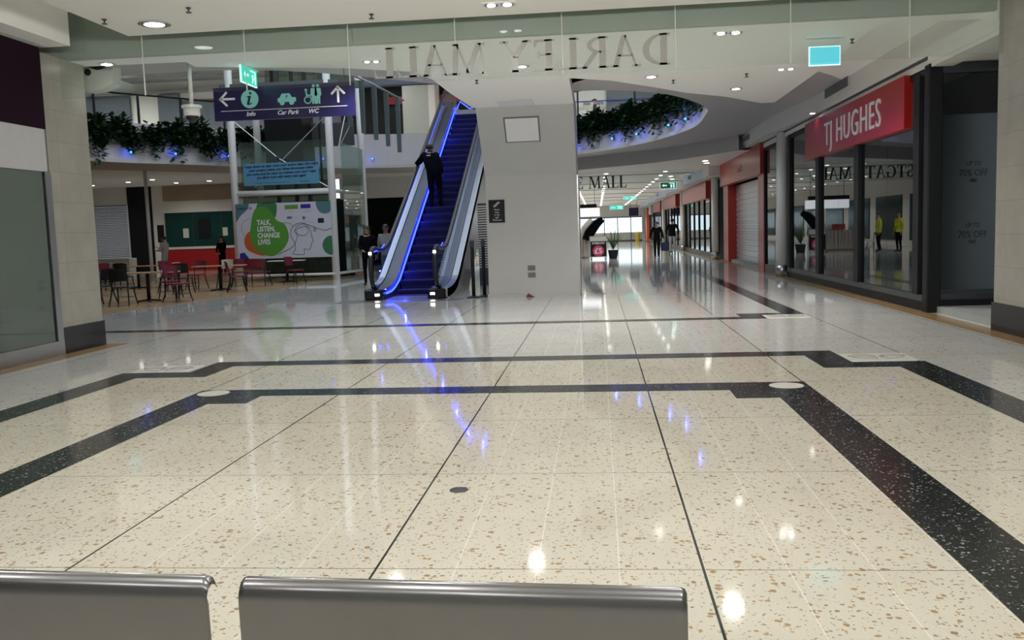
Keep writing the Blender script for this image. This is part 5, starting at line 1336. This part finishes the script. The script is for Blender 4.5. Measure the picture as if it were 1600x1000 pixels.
person('person in black clothes with long hair, standing by the red cafe counter', (-16.3, 38.0, 0), PI-.3, 1.70, 'cloth_black', 'cloth_black', 'skin', 'long', coat=.02,
       pose={'elR': (.24, .06, 1.14), 'wrR': (.1, .22, 1.0), 'elL': (-.24, .06, 1.14), 'wrL': (-.1, .22, .98)})
bp0 = MB().bevbox(-.13, .13, -.28, -.12, 1.0, 1.42, .04)
o = person('person in white jacket walking away behind the lift glass', (-10.1, 37.0, 0), 0.1, 1.74, 'cloth_light', 'cloth_black', 'skin', 'short', coat=.04, pose={'anR': (.1, .15, .09), 'toeR': (.11, .3, .04), 'anL': (-.1, -.2, .12), 'toeL': (-.1, -.07, .04)})
tag(MB().bevbox(-.14, .14, -.08, .08, 0, .42, .04).build('backpack', 'cloth_black'), 'dark backpack worn by the person behind the lift glass', 'backpack', loc=(-10.08, 36.76, 1.02))
person('person in dark jacket walking towards the viewer with a dark bag', (2.88, 44.4, 0), PI-.15, 1.74, 'cloth_black', 'cloth_black', 'skin', 'short', coat=.03,
       pose={'elR': (.30, -.02, 1.14), 'wrR': (.34, .03, .92), 'elL': (-.27, .02, 1.13), 'wrL': (-.33, .08, .90), 'knL': (-.09, .14, .5), 'anL': (-.09, .12, .09), 'toeL': (-.1, .27, .04), 'anR': (.11, -.15, .12), 'toeR': (.12, -.02, .04)}, bulk=1.1)
t = thing('shopping_bag', 'dark blue shopping bag carried by the walking person in the dark jacket', 'bag', (3.26, 44.35, 0.30))
MB().bevbox(-.20, .20, -.1, .1, 0, .42, .05).build('body', 'cloth_navy', t); MB().tube([(-.1, 0, .42), (-.05, 0, .56), (.05, 0, .56), (.1, 0, .42)], .01, 6).build('handle', 'black', t)
person('person in black top and pale trousers walking away beside the far shop windows', (4.05, 49.6, 0), 0.0, 1.90, 'cloth_black', 'cloth_grey', 'skin2', 'short', coat=.02,
       pose={'elR': (.30, -.02, 1.16), 'wrR': (.27, .06, .92), 'elL': (-.30, -.02, 1.16), 'wrL': (-.27, .06, .92), 'anR': (.12, .16, .10), 'toeR': (.13, .3, .04), 'anL': (-.12, -.15, .12), 'toeL': (-.12, -.02, .04)}, bulk=1.12)
person('person in dark blue cap and jacket walking along the upper right balcony', (0.03, 43.5, 5.85), math.radians(95), 1.75, 'cloth_navy', 'cloth_navy', 'skin', 'cap', coat=.02)
for x, y, r, l in ((-2.3, 42.4, -PI/2, 'person in yellow hi vis top, mirrored in the middle of the shop glass'), (-3.05, 42.0, -PI/2-.4, 'second person in yellow hi vis top, mirrored nearer the dark shop post')):
    person(l, (x, y, 0), r, 1.8, 'hivis', 'cloth_black', 'skin', 'short', coat=.02)

# ================================================================== KIOSK IN THE FAR MALL
t = thing('pavement_sign', 'wheeled black sign stand offering eyebrow threading for five pounds', 'sign stand', (0.04, 44.0, 0))
MB().box(-.42, .42, -.03, .03, .10, 1.12).build('frame', 'steel', t)
MB().box(-.38, .38, -.04, -.03, .14, .86).build('lower_panel', 'black', t); MB().box(-.38, .38, -.04, -.03, .89, 1.08).build('header_panel', 'offwhite', t)
mb = MB().wprism([(.27*math.cos(2*PI*q/28), .40+.27*math.sin(2*PI*q/28)) for q in range(28)], -.046, -.04); mb.build('pink_disc', 'pink', t)
text_mb('£5', 0.27, .004, align='CENTER', bold=.006).xf(Matrix.Translation((0, -.052, .28))).build('price_lettering', 'signwhite', t)
text_mb('EYEBROW', 0.095, .004, align='CENTER', bold=.004, sx=1.0).xf(Matrix.Translation((0, -.045, .73))).build('lettering', 'signwhite', t)
for q in (-.36, .36): MB().tube([(q, -.22, .03), (q, 0, .12), (q, .22, .03)], .018, 6).build('leg', 'steel', t)
for q in (-.36, .36):
    MB().sphere((q, -.22, .03), .03, 8, 6).build('castor', 'black', t)
t = thing('potted_palm', 'spiky potted palm in a black pot beside the eyebrow sign stand', 'plant', (0.75, 44.3, 0))
MB().lathe([(0.19, 0), (0.25, .38), (0.25, .42), (0.2, .42)], n=18).build('pot', 'black', t)
rnd = random.Random(5); mb = MB()
for q in range(34):
    a = rnd.uniform(0, 2*PI); L2 = rnd.uniform(.7, 1.35); lean = rnd.uniform(.12, .75)
    p = [(math.cos(a)*lean*f*L2*.8, math.sin(a)*lean*f*L2*.8, .42+L2*f*(1-.45*lean*f)) for f in (0, .35, .7, 1)]
    mb.tube(p, [.012, .03, .022, .003], 4, flat=.25)
mb.build('fronds', 'leaf2', t)
t = thing('beauty_kiosk', 'white draped kiosk counter with dark chair backs behind the sign stand', 'kiosk', (-1.0, 46.5, 0))
MB().bevbox(-1.6, 0.6, -.5, .5, 0.0, 1.0, .05).build('counter', 'beige', t)
mb = MB(); 
for q in range(12): mb.tube([(-1.5+q*.17, -.52, 1.02), (-1.5+q*.17, -.55, .6), (-1.5+q*.17, -.53, .1)], [.09, .07, .1], 6)
mb.build('drape', 'beige', t)
MB().box(-.75, -.1, -.6, -.56, 1.05, 1.32).build('red_notice', 'faded', t); MB().box(-.4, -.18, -.62, -.6, 1.1, 1.27).build('notice_print', 'red', t)
MB().tube([(0.3, -.2, 1.0), (0.45, -.2, 1.5), (0.75, -.1, 1.9)], [.3, .26, .18], 8).build('covered_chair', 'beige', t)
MB().tube([(0.5, -.5, .9), (0.6, -.5, 1.25), (1.0, -.4, 1.75), (1.3, -.4, 1.95)], [.30, .26, .22, .14], 8).build('dark_cover', 'cloth_black', t)
t = thing('lit_hanging_sign', 'bright white lit sign board with a dark top hanging over the kiosk', 'sign', (-0.9, 46.0, 2.10))
MB().bevbox(-1.05, 1.05, -.08, .08, 0, .42, .04).build('light_board', 'lightbox', t); MB().box(-1.05, .9, -.09, .09, .44, .62).build('dark_top', 'black', t)
for q in (-.8, .8): MB().box(q-.01, q+.01, -.01, .01, .62, 1.8).build('hanging_rod', 'dark', t)
text_mb('threading bar', .12, .004, align='CENTER').xf(Matrix.Translation((0.1, -.085, .14))).build('lettering', 'faded', t) if False else text_mb('~ ~ ~', .10, .004, align='CENTER').build('lettering', 'offwhite', t) if False else None
for x, y, r, l in ((-2.6, 44.2, 60, 'white spindle backed chair near the kiosk, mirrored in the shop glass'),):
    if 'white' not in first:
        o = first['white'] = make_chair('kiosk_chair', l, 'offwhite', 'offwhite', 'kiosk chairs'); o.location = (x, y, 0); o.rotation_euler = (0, 0, math.radians(r))
tag(MB().bevbox(-.2, .2, -.15, .15, 0, .9, .05).build('yellow_machine', 'yellow'), 'small yellow cleaning stand by the far exit doors', 'stand', loc=(4.2, 96, 0))
